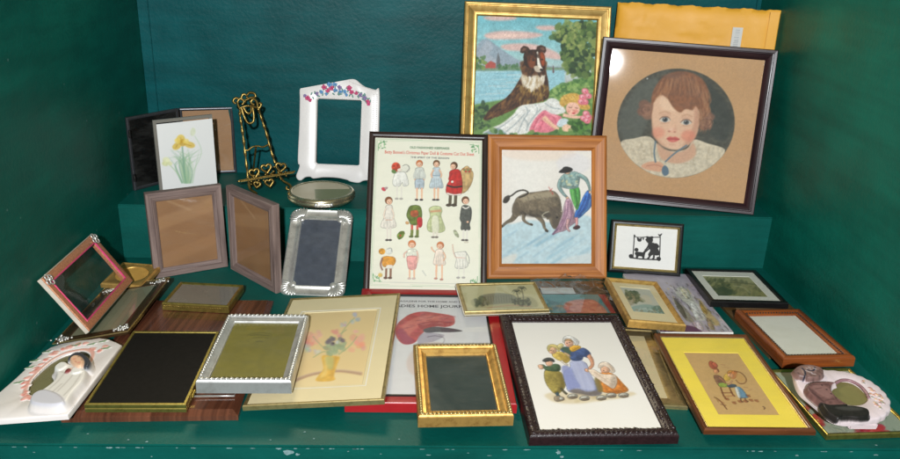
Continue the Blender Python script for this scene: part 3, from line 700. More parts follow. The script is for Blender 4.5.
# head, painted softly
c.at(630.9, 58.6, 5.22)
c.poly([(140, 440), (180, 470), (240, 490), (300, 470), (330, 440), (345, 500), (300, 540), (230, 550), (160, 520)], (206, 160, 132), 4)
hr, hd, hl = (136, 84, 54), (94, 56, 38), (178, 122, 84)
c.poly([(112, 330), (104, 240), (118, 160), (160, 92), (230, 58), (310, 62), (374, 100), (404, 160), (410, 240), (424, 300), (404, 360), (366, 362), (340, 300), (130, 300)], hr, 3, 1, True, .12)
for x, y, r_ in ((72, 236, 30), (60, 272, 26), (88, 290, 28), (100, 250, 26), (396, 330, 30), (420, 300, 22), (384, 352, 24), (408, 350, 20)): c.ell(x, y, r_, r_ * .9, [(126, 84, 66), (142, 98, 76), (112, 72, 56)][int(x) % 3], 20, 4, .9)
c.poly([(116, 250), (124, 200), (170, 164), (240, 158), (312, 188), (352, 250), (360, 310), (352, 378), (326, 430), (286, 464), (236, 478), (184, 464), (144, 430), (120, 380), (110, 310)], (224, 180, 150), 2.4)
c.poly([(330, 220), (356, 270), (360, 330), (346, 394), (310, 446), (270, 470), (310, 400), (332, 320)], (192, 138, 112), 8, .75); c.poly([(112, 300), (124, 360), (150, 420), (190, 462), (150, 440), (118, 390)], (206, 152, 124), 5, .7); c.poly([(150, 200), (230, 190), (290, 230), (250, 270), (170, 260)], (236, 198, 168), 9, .7)
c.ell(146, 384, 34, 30, (222, 136, 112), 0, 12, .6); c.ell(302, 402, 38, 32, (216, 126, 102), 0, 12, .65); c.ell(224, 452, 34, 16, (232, 186, 158), 0, 6, .6)
c.poly([(116, 226), (112, 180), (146, 118), (216, 86), (300, 92), (364, 140), (376, 206), (360, 262), (338, 242), (322, 264), (286, 258), (262, 276), (240, 268), (214, 240), (190, 202), (160, 182), (136, 196)], hr, 2.2, 1, True, .12)
for k in range(150):
    t = c.rs.rand(); x0, y0 = 150 + 220 * t + c.rs.randn() * 10, 150 - 62 * math.sin(math.pi * (.1 + .8 * t)) + c.rs.randn() * 14
    dx = -34 + 74 * t; c.line([(x0, y0), (x0 + dx * .5 + c.rs.randn() * 8, y0 + 40), (x0 + dx * .8 + c.rs.randn() * 10, y0 + 78 + c.rs.rand() * 26 - 40 * abs(t - .55))], [2, 5, 1.5], [hl, hd, (160, 104, 68), (120, 72, 46), (190, 140, 100)][k % 5], 1.4, .42)
for k in range(70):
    x, y = 346 + c.rs.rand() * 66, 120 + c.rs.rand() * 220; c.line([(x, y), (x + 10, y + 30), (x + 2 + c.rs.randn() * 8, y + 58)], [2, 6, 2], [(196, 152, 112), hd, hl, (150, 100, 68)][k % 4], 1.6, .45)
for k in range(60):
    x, y = (78, 262) if k % 2 else (398, 332); a_ = c.rs.rand() * 6.3; r_ = 10 + c.rs.rand() * 26; q = [(x + r_ * math.cos(a_ + s), y + r_ * .9 * math.sin(a_ + s)) for s in (0, .6, 1.2)]; c.line(q, 4, [(176, 128, 104), (90, 56, 44), (150, 104, 80)][k % 3], 1.2, .5)
c.poly([(150, 86), (230, 58), (300, 62), (270, 78), (200, 92)], (112, 74, 56), 6, .6)
for ex, ey, s in ((180, 314, 1.), (291, 329, .95)):
    c.poly([(ex - 30, ey + 3), (ex - 12, ey - 12), (ex + 12, ey - 12), (ex + 29, ey + 3), (ex + 10, ey + 13), (ex - 12, ey + 13)], (208, 196, 184), 1.4); c.ell(ex, ey, 15, 14, (92, 98, 100), 0, 1.2); c.ell(ex, ey, 8, 8, (34, 32, 36), 0, 1); c.ell(ex - 4, ey - 5, 3, 2.6, (236, 236, 232), 0, .6)
    c.line([(ex - 31, ey + 2), (ex - 13, ey - 14), (ex + 12, ey - 14), (ex + 30, ey + 3)], [2, 5, 5, 2], (92, 60, 50), 1.2, .85); c.line([(ex - 22, ey + 17), (ex, ey + 20), (ex + 22, ey + 15)], 4, (188, 134, 112), 2, .7); c.ell(ex, ey - 24, 30, 8, (206, 156, 130), 0, 4, .6)
c.line([(146, 284), (176, 272), (210, 282)], 5, (172, 122, 92), 2.4, .6); c.line([(266, 296), (294, 288), (324, 300)], 5, (164, 114, 84), 2.4, .6)
c.poly([(228, 320), (238, 352), (240, 374), (226, 382), (232, 350)], (206, 152, 126), 4, .7); c.ell(216, 372, 24, 13, (228, 172, 146), 5, 4, .8); c.ell(203, 378, 6, 4, (160, 96, 80), 0, 1.4, .8); c.ell(232, 381, 6, 4, (160, 96, 80), 0, 1.4, .8); c.ell(212, 366, 9, 7, (240, 204, 180), 0, 3, .7)
c.poly([(190, 416), (208, 405), (222, 409), (236, 406), (258, 420), (240, 432), (222, 436), (204, 431)], (200, 96, 88), 1.6); c.line([(190, 417), (222, 419), (258, 421)], 3.6, (146, 60, 58), 1.2, .85); c.ell(222, 428, 14, 4, (222, 132, 120), 0, 2, .7); c.ell(222, 448, 22, 6, (204, 152, 126), 0, 4, .6)
c.ell(84, 96, 4, 4, (220, 220, 216), 0, .8); c.at(610, 60, 3.67)
# ribbon and pendant
c.line([(170, 296), (166, 340), (172, 378)], 6, (104, 120, 130), 1); c.line([(286, 312), (240, 344), (206, 376)], 6, (104, 120, 130), 1)
c.poly([(196, 398), (206, 388), (218, 400), (220, 420), (206, 428), (196, 416)], (92, 112, 128), 1)
c.mottle(.018, 3); c.grain(.012)
for k in range(40): x, y = c.rs.rand(2) * 420 + 30; c.ell(x, y, 1.2, 1.2, (160, 160, 150), 0, .5, .35)
art_panel(o, c, w, h, d, -.0125); glass(o, w, h, d, -.0108)

# --- white porcelain frame with a flower garland
o = thing('porcelain_frame', 'empty white porcelain frame with scalloped top and a garland of flowers', 'picture frame', P['ceram'], GROUP)
CERAM = [(-.1218,.2896),(-.0999,.2945),(-.08,.3004),(-.0622,.3107),(-.0464,.3192),(-.0325,.3221),(-.0225,.3241),(-.0147,.3296),(-.0028,.3336),(.0093,.3325),(.0195,.327),(.0277,.3214),(.0397,.3219),(.0519,.3165),(.0683,.3033),(.0887,.293),(.1089,.2891),(.1222,.2877),(.125,.1828),(.1246,.1063),(.1201,.0601),(.124,.0356),(.1158,.0214),(.1083,.0134),(.0827,.0098),(.0674,.0024),(.0415,.0054),(.031,.0101),(-.0001,.015),(-.0414,.0148),(-.0722,.0099),(-.0827,.0146),(-.0981,.0124),(-.1108,.0026),(-.1212,.0047),(-.1266,.0163),(-.1195,.0372),(-.1172,.0501),(-.1228,.0653),(-.1211,.1727),(-.1217,.2488)]
CH = [(-.063,.2555),(.066,.2555),(.0692,.252),(.0685,.06),(.065,.0566),(-.0608,.0566),(-.0665,.061),(-.0677,.251)]
slab('frame_body', smooth_closed(CERAM, 4), .014, M['porcelain'], o, hole=CH, bev=.004)
slab('window_rim', [(a * 1.045, .156 + (b - .156) * 1.035) for a, b in CH], .004, M['porcelain'], o, hole=[(a * 1.003, .156 + (b - .156) * 1.003) for a, b in CH], bev=.0015, z=.0022)
bm = bmesh.new()
for k in range(30):
    for x in (.106, .116): ball(bm, (x - .0, .10 + k * .0060, .0005), (.0021, .0021, .0021), 1)
for k in range(26):
    t = k / 25; ball(bm, (.03 + .086 * t, .312 - .026 * t ** .8, .0005), (.0018, .0018, .002), 1)
from_bm('beaded_border', bm, M['porcelain'], o, 80)
rnd = random.Random(4)
FL = {'pink': m_plain('pink_enamel_petals', (212, 84, 130), .35), 'blue': m_plain('blue_enamel_petals', (110, 160, 206), .35), 'mauve': m_plain('mauve_enamel_petals', (150, 130, 176), .35), 'leaf': m_plain('green_enamel_leaves', (112, 160, 148), .35)}
def flower(x, y, s, mat):
    bm = bmesh.new()
    for k in range(5):
        a = k * 1.2566 + rnd.random(); ball(bm, (x + math.cos(a) * s * .6, y + math.sin(a) * s * .6, .0022), (s * .55, s * .5, s * .3), 1)
    ball(bm, (x, y, .004), (s * .35, s * .35, s * .3), 1)
    from_bm('flower', bm, mat, o, 80)
for x, y, s, mt in [(-.097, .256, .0075, 'pink'), (-.089, .250, .006, 'pink'), (-.105, .262, .0055, 'mauve'), (-.068, .270, .006, 'mauve'), (-.055, .276, .006, 'blue'), (-.047, .291, .008, 'pink'), (-.036, .281, .007, 'pink'), (-.030, .299, .0085, 'blue'), (-.024, .289, .008, 'pink'), (-.014, .300, .007, 'blue'), (-.012, .282, .007, 'blue'), (.000, .292, .007, 'mauve'), (.003, .279, .006, 'blue'), (.016, .280, .0065, 'blue'), (.030, .291, .0085, 'pink'), (.038, .279, .007, 'pink'), (.052, .277, .006, 'pink'), (.066, .271, .0065, 'mauve'), (.078, .263, .007, 'mauve'), (.088, .252, .007, 'pink'), (.091, .245, .0055, 'pink'), (.022, .270, .005, 'blue'), (-.04, .27, .005, 'blue')]:
    flower(x, y, s, FL[mt])
bm = bmesh.new()
for k in range(44):
    t = rnd.random() * 2 - 1; x = t * .098; y = .286 - .03 * abs(t) ** 2.2 - .004 + rnd.uniform(-.011, .012)
    bmesh.ops.create_icosphere(bm, subdivisions=1, radius=1, matrix=Matrix.Translation((x, y, .001)) @ Matrix.Rotation(rnd.random() * 6, 4, 'Z') @ Matrix.Diagonal((.0058, .0026, .0012, 1)))
from_bm('garland_leaves', bm, FL['leaf'], o, 80)

# --- brass easel
o = thing('brass_easel', 'small ornate brass display easel with heart scrolls, empty on the upper shelf', 'easel', (.388, .15, .16, 22, 78, 0))
def twist(pts, r, n=8):
    q = catmull([(x, y, 0) for x, y in pts], 8); return q, [r * (1 + .35 * math.sin(i * 1.15)) for i in range(len(q))]
for nm, pts in (('upright', [(-.0603,.2452),(-.0622,.2252),(-.0601,.1877),(-.0585,.1442),(-.0575,.0946),(-.0567,.0416),(-.0552,.012)]), ('upright', [(-.009,.2423),(-.0007,.2071),(.0077,.1716),(.0154,.127),(.0237,.0879),(.0305,.0635),(.036,.035)])):
    bm = bmesh.new(); q, r = twist(pts, .0036); tube(bm, q, r, 8); from_bm(nm, bm, M['brass'], o, 80)
bm = bmesh.new(); tube(bm, catmull([(-.0602,.1255,0),(-.050,.1225,.002),(-.036,.131,.002),(-.02,.1325,.002),(-.005,.1285,.002),(.0158,.137,0)], 6), .0028); from_bm('crossbar', bm, M['brass'], o, 80)
bm = bmesh.new(); tube(bm, [(-.088, .038, .018), (.0794, .0505, .018)], .0022)
tube(bm, [(-.088, .034, .002), (-.088, .037, .03)], .002); from_bm('ledge_rail', bm, M['brass'], o, 80)
bm = bmesh.new()
bmesh.ops.create_cube(bm, size=1, matrix=Matrix.Translation((-.004, .0415, .012)) @ Matrix.Rotation(.0746, 4, 'Z') @ Matrix.Diagonal((.158, .0026, .026, 1))); from_bm('ledge', bm, M['brass'], o)
def heart(cx, cy, s, ang, z=.016):
    bm = bmesh.new(); q = []
    for k in range(22):
        t = 2 * math.pi * k / 22; x = 16 * math.sin(t) ** 3; y = 13 * math.cos(t) - 5 * math.cos(2 * t) - 2 * math.cos(3 * t) - math.cos(4 * t)
        x, y = x * s / 17, y * s / 17; q.append((cx + x * math.cos(ang) - y * math.sin(ang), cy + x * math.sin(ang) + y * math.cos(ang), z))
    tube(bm, q, .0042, 7, True); from_bm('heart_scroll', bm, M['brass'], o, 80)
heart(-.040, .056, .0155, .1); heart(-.004, .0665, .0155, .1); heart(.038, .0665, .0155, -.2); heart(.0, .024, .013, .1, .02); heart(-.036, .022, .010, -.3, .02)
bm = bmesh.new(); tube(bm, catmull([(-.0565,.246,0),(-.052,.222,.003),(-.044,.203,.004),(-.035,.2,.004),(-.026,.206,.004),(-.0235,.224,.003),(-.024,.244,0)], 6), .0038); from_bm('drop_loop', bm, M['brass'], o, 80)
bm = bmesh.new()
for q in ([(-.0612, .244, 0), (-.066, .262, .002), (-.056, .272, .003), (-.048, .262, .003), (-.054, .254, .003)], [(-.009, .242, 0), (-.012, .262, .002), (-.022, .268, .003), (-.028, .258, .003), (-.02, .252, .003)], [(-.056, .27, .002), (-.048, .284, .003), (-.038, .28, .004), (-.03, .287, .003), (-.016, .284, .002), (-.014, .274, .002), (-.03, .272, .003), (-.044, .266, .003), (-.056, .27, .002)], [(-.05, .246, 0), (-.044, .232, .003), (-.036, .228, .004), (-.03, .234, .003), (-.028, .248, 0)], [(-.062, .244, 0), (-.04, .25, .003), (-.009, .243, 0)], [(-.072, .258, .001), (-.078, .266, .001), (-.07, .274, .001), (-.060, .27, .001)], [(-.009, .24, 0), (-.002, .246, .001), (.001, .254, .001), (-.006, .256, .001)]):
    tube(bm, catmull(q, 5), .0038, 6)
for x, y in ((-.045, .262), (-.03, .262), (-.038, .274), (-.037, .25), (-.06, .232), (-.006, .226)): ball(bm, (x, y, .003), .0042, 1)
from_bm('scroll_crest', bm, M['brass'], o, 80)
for q in ([(-.056, .03, .004), (-.056, .012, .012), (-.05, .004, .022), (-.043, -.002, .03), (-.047, -.006, .036), (-.052, -.003, .034)], [(.034, .04, .004), (.042, .026, .012), (.052, .018, .02), (.060, .008, .03), (.055, .0, .034), (.047, .002, .032), (.048, .009, .03)]):
    bm = bmesh.new(); tube(bm, catmull(q, 6), .0038, 7); from_bm('scroll_foot', bm, M['brass'], o, 80)
bm = bmesh.new(); tube(bm, [(-.025, .13, -.002), (-.035, .03, -.06), (-.037, .0, -.075)], .0028); from_bm('rear_leg', bm, M['brass'], o, 80)
bm = bmesh.new()
for k in range(34): ball(bm, (-.062 + rnd.random() * .115, .02 + rnd.random() * .032, .016 + rnd.random() * .006), (.004, .0035, .003), 1)
for k in range(5): ball(bm, (.012 + rnd.random() * .014, .04 + rnd.random() * .03, .018), (.005, .004, .003), 1)
from_bm('leaf_scrollwork', bm, M['brass'], o, 80)

# --- hinged double frame, black, with its right leaf showing card
o = thing('double_frame', 'thin black hinged double frame standing open behind the iris picture', 'picture frame', (.1143, .259, .159, 0, 0, 0), GROUP)
INV = o.matrix_world.inverted()
def leaf(key, mat_in, nm):
    p = P[key]; w, h = p[6], p[7]; mm = INV @ pose(p)
    v, f, uv = bars(w, h, [(0, -.001), (.0012, 0), (.0062, 0), (.009, -.002)], .010); q = from_py(nm, v, f, M['blackmetal'], o, 40, uv); q.matrix_local = mm
    x0, x1, y0, y1 = inner(w, h, .009); e = panel('insert_panel', x0, x1, y0, y1, -.003, mat_in, q); g = panel('glass_pane', x0, x1, y0, y1, -.0015, M['glass_soft'], q)
    return q
M['blackmetal'] = m_plain('dark_grey_metal_edge', (78, 78, 82), .3, .1, 60, .05, metal=.6)
leaf('bifL', M['blackvelvet'], 'left_leaf'); q = leaf('bifR', M['kraftcard'], 'right_leaf')
for z in (.04, .17):
    bm = bmesh.new(); bmesh.ops.create_cone(bm, segments=10, radius1=.0035, radius2=.0035, depth=.022, cap_ends=True, matrix=Matrix.Translation((-.1035, -.139, z))); from_bm('clip', bm, M['black'], o)

# --- iris print on a card
p = P['iris']; w, h = p[6], p[7]
o = thing('iris_picture', 'white card with a watercolour of yellow irises, by the black double frame', 'picture', p, GROUP)
v, f, uv = bars(w, h, [(0, -.003), (.0005, 0), (.009, 0), (.0095, -.001)], .005); from_py('grey_backing_frame', v, f, M['greyglass'], o, 0, uv)
c = Cv([(160.5, 126.5), (212, 122.5), (217, 187), (165, 196.5)], w - .010, h - .016, (236, 235, 232), 900, 2); c.at(120, 90, 4.99)
for k in range(38):
    x0 = 335 + c.rs.randn() * 26; c.line([(x0 * .5 + 175, 470), (x0, 400 - c.rs.rand() * 60), (x0 + c.rs.randn() * 40, 300 + c.rs.rand() * 60)], [7, 4, 1], [(176, 204, 166), (146, 184, 148), (196, 214, 176), (128, 170, 140)][k % 4], 1.4, .6)
c.line([(322, 290), (326, 340), (330, 420)], 7, (140, 176, 150), 1.2, .8); c.line([(245, 362), (280, 400), (310, 440)], 5, (176, 204, 160), 1.2, .7); c.line([(380, 240), (410, 320), (360, 430)], 4, (190, 212, 180), 1.2, .6)
for x, y, rx, ry, a_, cc in [(316, 255, 20, 22, 0, (232, 196, 74)), (296, 288, 22, 16, -30, (226, 186, 62)), (356, 282, 26, 15, 15, (230, 190, 70)), (324, 272, 14, 18, 0, (206, 160, 50)), (300, 262, 14, 12, 20, (240, 210, 100)), (340, 266, 14, 12, -20, (240, 212, 110)), (372, 222, 12, 20, 10, (226, 232, 196)), (245, 356, 18, 16, 10, (232, 232, 178)), (238, 374, 16, 10, 20, (222, 224, 160)), (262, 372, 12, 10, 0, (226, 226, 170))]: c.ell(x, y, rx, ry, cc, a_, 1.6, .75, .06)
for q in ([(300, 280), (290, 298)], [(330, 276), (366, 288)], [(316, 246), (318, 270)]): c.line(q, 3, (190, 140, 44), 1, .7, False)
c.mesh('print', -w / 2 + .0085, .004, .0012, M['print'], o)

# --- round box
o = thing('round_trinket_box', 'round gilt trinket box with a beige lid, overhanging the upper shelf edge', 'trinket box', (.553, .072, .1595, 8, 0, 0))
bm = bmesh.new()
prof = [(0, .001), (.078, .001), (.088, .004), (.094, .010), (.0955, .014), (.093, .0175), (.0925, .019), (.0955, .0205), (.096, .024), (.0925, .0285), (.0885, .0305), (.0845, .0305), (.0815, .028)]
N = 72; rg = []
for r_, z in prof: rg.append([bm.verts.new((r_ * math.cos(2 * math.pi * k / N), r_ * math.sin(2 * math.pi * k / N), z)) for k in range(N)] if r_ else [bm.verts.new((0, 0, z))])
for a, b in zip(rg, rg[1:]):
    for k in range(N):
        if len(a) == 1: bm.faces.new((a[0], b[k], b[(k + 1) % N]))
        else: bm.faces.new((a[k], a[(k + 1) % N], b[(k + 1) % N], b[k]))
from_bm('box_body', bm, m_metal('pale_silver_gilt', (214, 204, 172), (170, 156, 116), .24, 50, .1, .9), o, 50)
c = Cv([(520, 205), (740, 205), (740, 405), (380, 405)], .166, .166, (206, 190, 160), 700, 3)
c = Cv([(-.083, .083), (.083, .083), (.083, -.083), (-.083, -.083)], .166, .166, (216, 204, 176), 700, 3); c.tone((188, 172, 140), .4, 20); c.poly([(-.018, .014), (.083, .010), (.083, -.083), (-.018, -.083)], (128, 134, 96), .8, .95, False)
X_, Y_ = np.meshgrid(np.linspace(-1, 1, c.W), np.linspace(1, -1, c.H)); c.mesh('insert_panel', -.083, -.083, .0283, M['paintgloss'], o, keep=(X_ ** 2 + Y_ ** 2 < .985))
bm = bmesh.new()
bmesh.ops.create_cube(bm, size=1, matrix=Matrix.Translation((.004, -.0975, .017)) @ Matrix.Diagonal((.04, .006, .009, 1))); bmesh.ops.bevel(bm, geom=bm.edges[:], offset=.0018, segments=2, affect='EDGES')
ball(bm, (-.017, -.0975, .018), (.0055, .005, .006)); ball(bm, (.025, -.0975, .018), (.0055, .005, .006)); from_bm('clasp', bm, M['silver'], o, 50)
bm = bmesh.new(); tube(bm, [(-.02 + k * .001, .097, .018) for k in range(0, 41, 10)], .004); from_bm('hinge', bm, M['goldpale'], o, 50)
# ------------------------------------------------------------------ standing on the lower shelf
SKIN = (232, 184, 152)
# --- doll sheet
prof = [(0, -.004), (.0015, -.001), (.004, 0), (.011, -.0005), (.0145, -.003), (.0165, -.007)]
o, w, h, d = frame_things('doll_sheet_frame', 'tall black-brown frame with a cream sheet of cut-out children in costumes', 'framed picture', P['doll'], .020, prof, M['ebony'], GROUP)
c = canvas([(374.5, 135.5), (481.8, 138.5), (483, 295), (366.3, 292.5)], w, h, d, (233, 231, 214), 5, 900)
c.tone((232, 226, 206), .5, 50)
gr = (120, 168, 122)
c.at(0, 0, 1)
c.line([(376, 137.5), (480.3, 140.5), (481.6, 288), (368.5, 286), (376, 137.5)], .45, gr, .3, .8, False); c.line([(377.2, 138.8), (479.2, 141.6), (480.4, 286.6), (370, 284.6), (377.2, 138.8)], .25, gr, .3, .6, False)
for x, y, fx, fy in ((380, 142, 1, 1), (476, 145, -1, 1), (373, 280, 1, -1), (477, 283, -1, -1)):
    for k in range(12): c.ell(x + fx * (c.rs.rand() * 7 - 2), y + fy * (c.rs.rand() * 7 - 2), 1.3, .6, [(112, 166, 112), (150, 190, 140), (84, 140, 96)][k % 3], c.rs.rand() * 180, .4, .8)
    c.line([(x - 2 * fx, y + 7 * fy), (x - 1 * fx, y), (x + 7 * fx, y - 2 * fy)], .8, gr, .4, .8)
def leg(x, y0, y1, col=SKIN, sh=(70, 60, 60), wd=2.0):
    c.line([(x, y0), (x, y1 - 1)], [wd, wd * .75], col, .4, 1, False); c.ell(x - .5, y1 - .4, 1.9, 1.0, sh, 0, .3)
def head(x, y, hair, r=3.2, look=0):
    c.ell(x, y, r * 1.08, r * 1.1, hair, 0, .4); c.ell(x + look, y + r * .34, r * .78, r * .78, (236, 190, 160), 0, .3)
    c.ell(x + look - 1.1, y + .9, .32, .3, (70, 50, 44), 0, .2); c.ell(x + look + 1.1, y + .9, .32, .3, (70, 50, 44), 0, .2); c.ell(x + look, y + 2.4, .6, .3, (196, 90, 80), 0, .2, .8)
def out(pts, col, lc=None, var=.1, folds=0):
    c.poly(pts, col, .4, 1, True, var)
    P_ = np.array(pts)
    if lc is not None: c.line(np.r_[P_, P_[:1]], .35, lc, .3, .6)
    for k in range(folds):
        x = P_[:, 0].min() + (k + 1) * np.ptp(P_[:, 0]) / (folds + 1); c.line([(x, P_[:, 1].mean()), (x + .4, P_[:, 1].max() - .8)], .4, tuple(np.array(col) * .72), .4, .6, False)
def arms(x, y, dx, dy, col, wd=1.7): c.line([(x - dx * .55, y), (x - dx, y + dy * .6), (x - dx * .8, y + dy)], wd, col, .4); c.line([(x + dx * .55, y), (x + dx, y + dy * .6), (x + dx * .8, y + dy)], wd, col, .4)
# first row
c.ink = .42
c.ell(395.5, 165, 4.4, 4.6, (190, 66, 44), 0, .5, 1, .3); c.ell(393.5, 169.5, 2.6, 1.8, (96, 130, 70), 20, .5); c.ell(399, 168, 2.2, 1.6, (232, 216, 200), 0, .4)
c.ell(405.5, 166.5, 4, 4, (222, 220, 206), 0, .5); c.line([(402, 164), (406, 162.5), (409, 166), (406, 170)], .5, (150, 150, 140), .3)
out([(394, 172), (398, 170), (405, 171), (408, 182), (403, 184), (402, 180), (399, 184), (394, 184), (392, 180)], (228, 226, 218), (150, 150, 146), .06, 3)
leg(396.5, 184, 197, (226, 220, 208), (180, 174, 166), 1.6); leg(401, 184, 197, (226, 220, 208), (180, 174, 166), 1.6)
def boy(x, y, hair, top, pants, yb, bare=True):
    head(x, y, hair); out([(x - 4, y + 5), (x, y + 4.2), (x + 4, y + 5), (x + 5, y + 13), (x + 3.6, y + 17), (x - 3.6, y + 17), (x - 5, y + 13)], top, tuple(np.array(top) * .7), .08, 1)
    arms(x, y + 6, 5.4, 10, top); c.ell(x - 4.4, y + 16, .9, .9, SKIN, 0, .3); c.ell(x + 4.4, y + 16, .9, .9, SKIN, 0, .3)
    out([(x - 4, y + 16), (x + 4, y + 16), (x + 4.2, y + 24), (x + .8, y + 25), (x, y + 20), (x - .8, y + 25), (x - 4.2, y + 24)], pants, tuple(np.array(pants) * .7), .08, 2)
    leg(x - 2.4, y + 24, yb); leg(x + 2.4, y + 24, yb)
boy(419, 161.5, (198, 112, 58), (206, 208, 200), (178, 190, 200), 198)
def girl(x, y, hair, dress, yb, sash=None):
    head(x, y, hair); out([(x - 3.4, y + 4.6), (x, y + 4), (x + 3.4, y + 4.6), (x + 4, y + 12), (x + 7, y + 23), (x + 3, y + 24.5), (x - 3, y + 24.5), (x - 7, y + 23), (x - 4, y + 12)], dress, tuple(np.array(dress) * .7), .08, 5)
    arms(x, y + 6, 5, 8, SKIN, 1.5)
    if sash: c.line([(x - 4, y + 12), (x + 4, y + 12)], 1.2, sash, .3)
    leg(x - 1.8, y + 24, yb); leg(x + 1.8, y + 24, yb)
girl(436, 161.5, (112, 76, 40), (190, 202, 208), 198, (150, 168, 180))
# red-coated figure carrying a sack
out([(459, 170), (466, 164), (470, 167), (473, 172), (471, 182), (465, 190), (459, 190), (457, 180)], (196, 164, 112), (140, 106, 64), .15, 2)
for k in range(7): c.ell(463 + k * 1.2, 167 + (k % 3) * 1.2, 1.2, 1, [(170, 120, 80), (120, 140, 90), (186, 70, 60)][k % 3], 0, .4, .9)
head(453.6, 163.6, (96, 66, 44), 3.4, -1)
out([(449, 170), (453, 167.5), (459, 168), (461.5, 176), (462, 188), (459, 193), (447, 192), (446, 184), (449, 178)], (190, 44, 40), (120, 24, 24), .12, 2)
c.line([(446.4, 183), (454, 185), (462, 184)], 1.6, (60, 40, 34), .4); c.line([(446.5, 191), (454, 193), (461, 192)], 1.8, (232, 224, 214), .5)
c.line([(451, 171), (449, 177), (452, 179)], 2, (176, 36, 36), .4); c.ell(452, 179.6, 1.3, 1.2, (232, 224, 214), 0, .3)
for x in (450.2, 455.6): c.line([(x, 193), (x - .4, 202)], 3.2, (92, 82, 62), .4, 1, False); c.ell(x - 1.6, 203, 3, 1.5, (70, 58, 44), 0, .4)
c.ell(383, 187, 2.4, 1.8, (206, 70, 84), 30, .4); c.ell(385.4, 186, 1.8, 1.2, (180, 150, 150), -20, .4)
# second row
head(388, 198.4, (124, 76, 42), 3.6, .6); out([(385, 204), (388, 203), (391.5, 204), (392.5, 214), (395.5, 224), (390, 226.5), (384, 226.5), (379.5, 224), (384, 213)], (228, 220, 208), (170, 156, 146), .06, 4); arms(388, 206, 5, 11, (232, 212, 194), 1.5); leg(386.4, 226, 239, (226, 216, 204)); leg(389.6, 226, 239, (226, 216, 204))
c.line([(384.5, 218), (391.5, 218)], .9, (206, 170, 150), .4)
out([(408, 206), (411, 203.4), (418, 203.4), (421, 207), (421.5, 215), (419, 222), (411, 223), (408, 218), (406, 213)], (104, 120, 50), (64, 78, 34), .2, 3); out([(410.5, 209), (417, 208.4), (417.5, 214), (411, 214.6)], (166, 84, 46), None, .2); out([(417, 216), (421.5, 216), (422, 223), (419.5, 226), (417, 223)], (186, 44, 50), None); c.ell(406.6, 221, 2, 1.6, (206, 160, 110), 20, .4)
for x in (411.4, 417): c.line([(x, 223), (x, 228)], 2.4, (206, 96, 80), .3, 1, False); c.line([(x, 228), (x - .2, 234)], 3, (116, 128, 60), .3, 1, False); c.ell(x - .8, 235, 2.4, 1.2, (96, 108, 52), 0, .3)
c.poly([(396, 234), (399, 230), (403, 229.4), (404, 232), (402, 236), (398, 238)], (110, 128, 52), .4, 1, True, .3); c.ell(399.5, 234, 1, 1, (186, 70, 44), 0, .3)
out([(428.5, 207), (433, 204), (440, 204.6), (442, 209), (441, 214), (445, 226), (443, 230), (436, 231), (428, 229), (427, 222), (430, 214)], (186, 192, 144), (136, 146, 98), .14, 5); c.line([(430, 209.4), (441, 208.6)], 2, (206, 150, 112), .5, .9); c.poly([(432, 215), (438, 215), (438.6, 230), (432.4, 230)], (222, 220, 196), .6, .9); leg(433.4, 230, 236, (226, 216, 200), (120, 110, 100)); leg(437, 230, 236, (226, 216, 200), (120, 110, 100))
head(465.4, 198, (106, 70, 46), 3.6, .4); out([(462, 204), (468, 203.4), (471.6, 207), (471.6, 216), (470, 222), (470.4, 228), (461.6, 228), (461.6, 221), (460, 216)], (82, 84, 78), (50, 50, 48), .14, 2); c.line([(462.4, 204.6), (466, 206.4), (469.4, 204.4)], 1.3, (228, 222, 212), .4); c.ell(468, 220, 1.2, 1, SKIN, 0, .3); leg(464, 228, 239, (226, 220, 210), (90, 84, 80)); leg(467.6, 228, 239, (226, 220, 210), (90, 84, 80))
c.poly([(453.6, 229), (456, 228.4), (459, 233), (459, 236), (455.6, 234)], (166, 170, 140), .4, 1, True, .2)
# third row
c.ell(380.6, 250.4, 3.4, 3.2, (222, 156, 48), 0, .4, 1, .25); c.ell(388, 250, 3.4, 3.4, (222, 222, 214), 0, .5, .9); c.line([(386, 248), (390, 247), (391, 251)], .4, (150, 150, 140), .3)
out([(381.6, 256), (392, 256), (394.6, 260), (392, 265), (386, 266.6), (381, 265)], (222, 152, 46), (170, 106, 30), .16, 3); c.line([(381, 257), (379, 264), (381, 270)], 1.4, (140, 90, 80), .5); c.poly([(385.4, 264.8), (391, 264.6), (391.4, 268), (385, 268.4)], (230, 222, 210), .4)
for x in (385, 389.6): c.line([(x, 268), (x - .4, 277)], 2.2, (140, 96, 72), .3, 1, False); c.ell(x - 1, 278, 2.2, 1.2, (100, 66, 48), 0, .3)
c.ell(378.6, 275, 2.2, 2.2, (216, 178, 84), 0, .5, .9)
head(411.4, 242.6, (206, 122, 70), 3.7); out([(407, 249), (411.4, 247.6), (416, 249), (416.6, 256), (406.6, 256)], (222, 222, 206), (160, 170, 150), .08, 1); out([(406.4, 255.6), (416.6, 255.6), (416.4, 264), (414.4, 269), (408.6, 269), (406.8, 264)], (230, 166, 158), (190, 120, 116), .1, 3); c.line([(406.6, 250), (403.4, 253), (403.4, 257)], 1.5, (228, 190, 170), .4); c.line([(416.4, 250), (417.6, 256), (416.6, 262)], 1.5, (228, 190, 170), .4); leg(409, 269, 279, SKIN, (206, 180, 170)); leg(413.6, 269, 279, SKIN, (206, 180, 170))
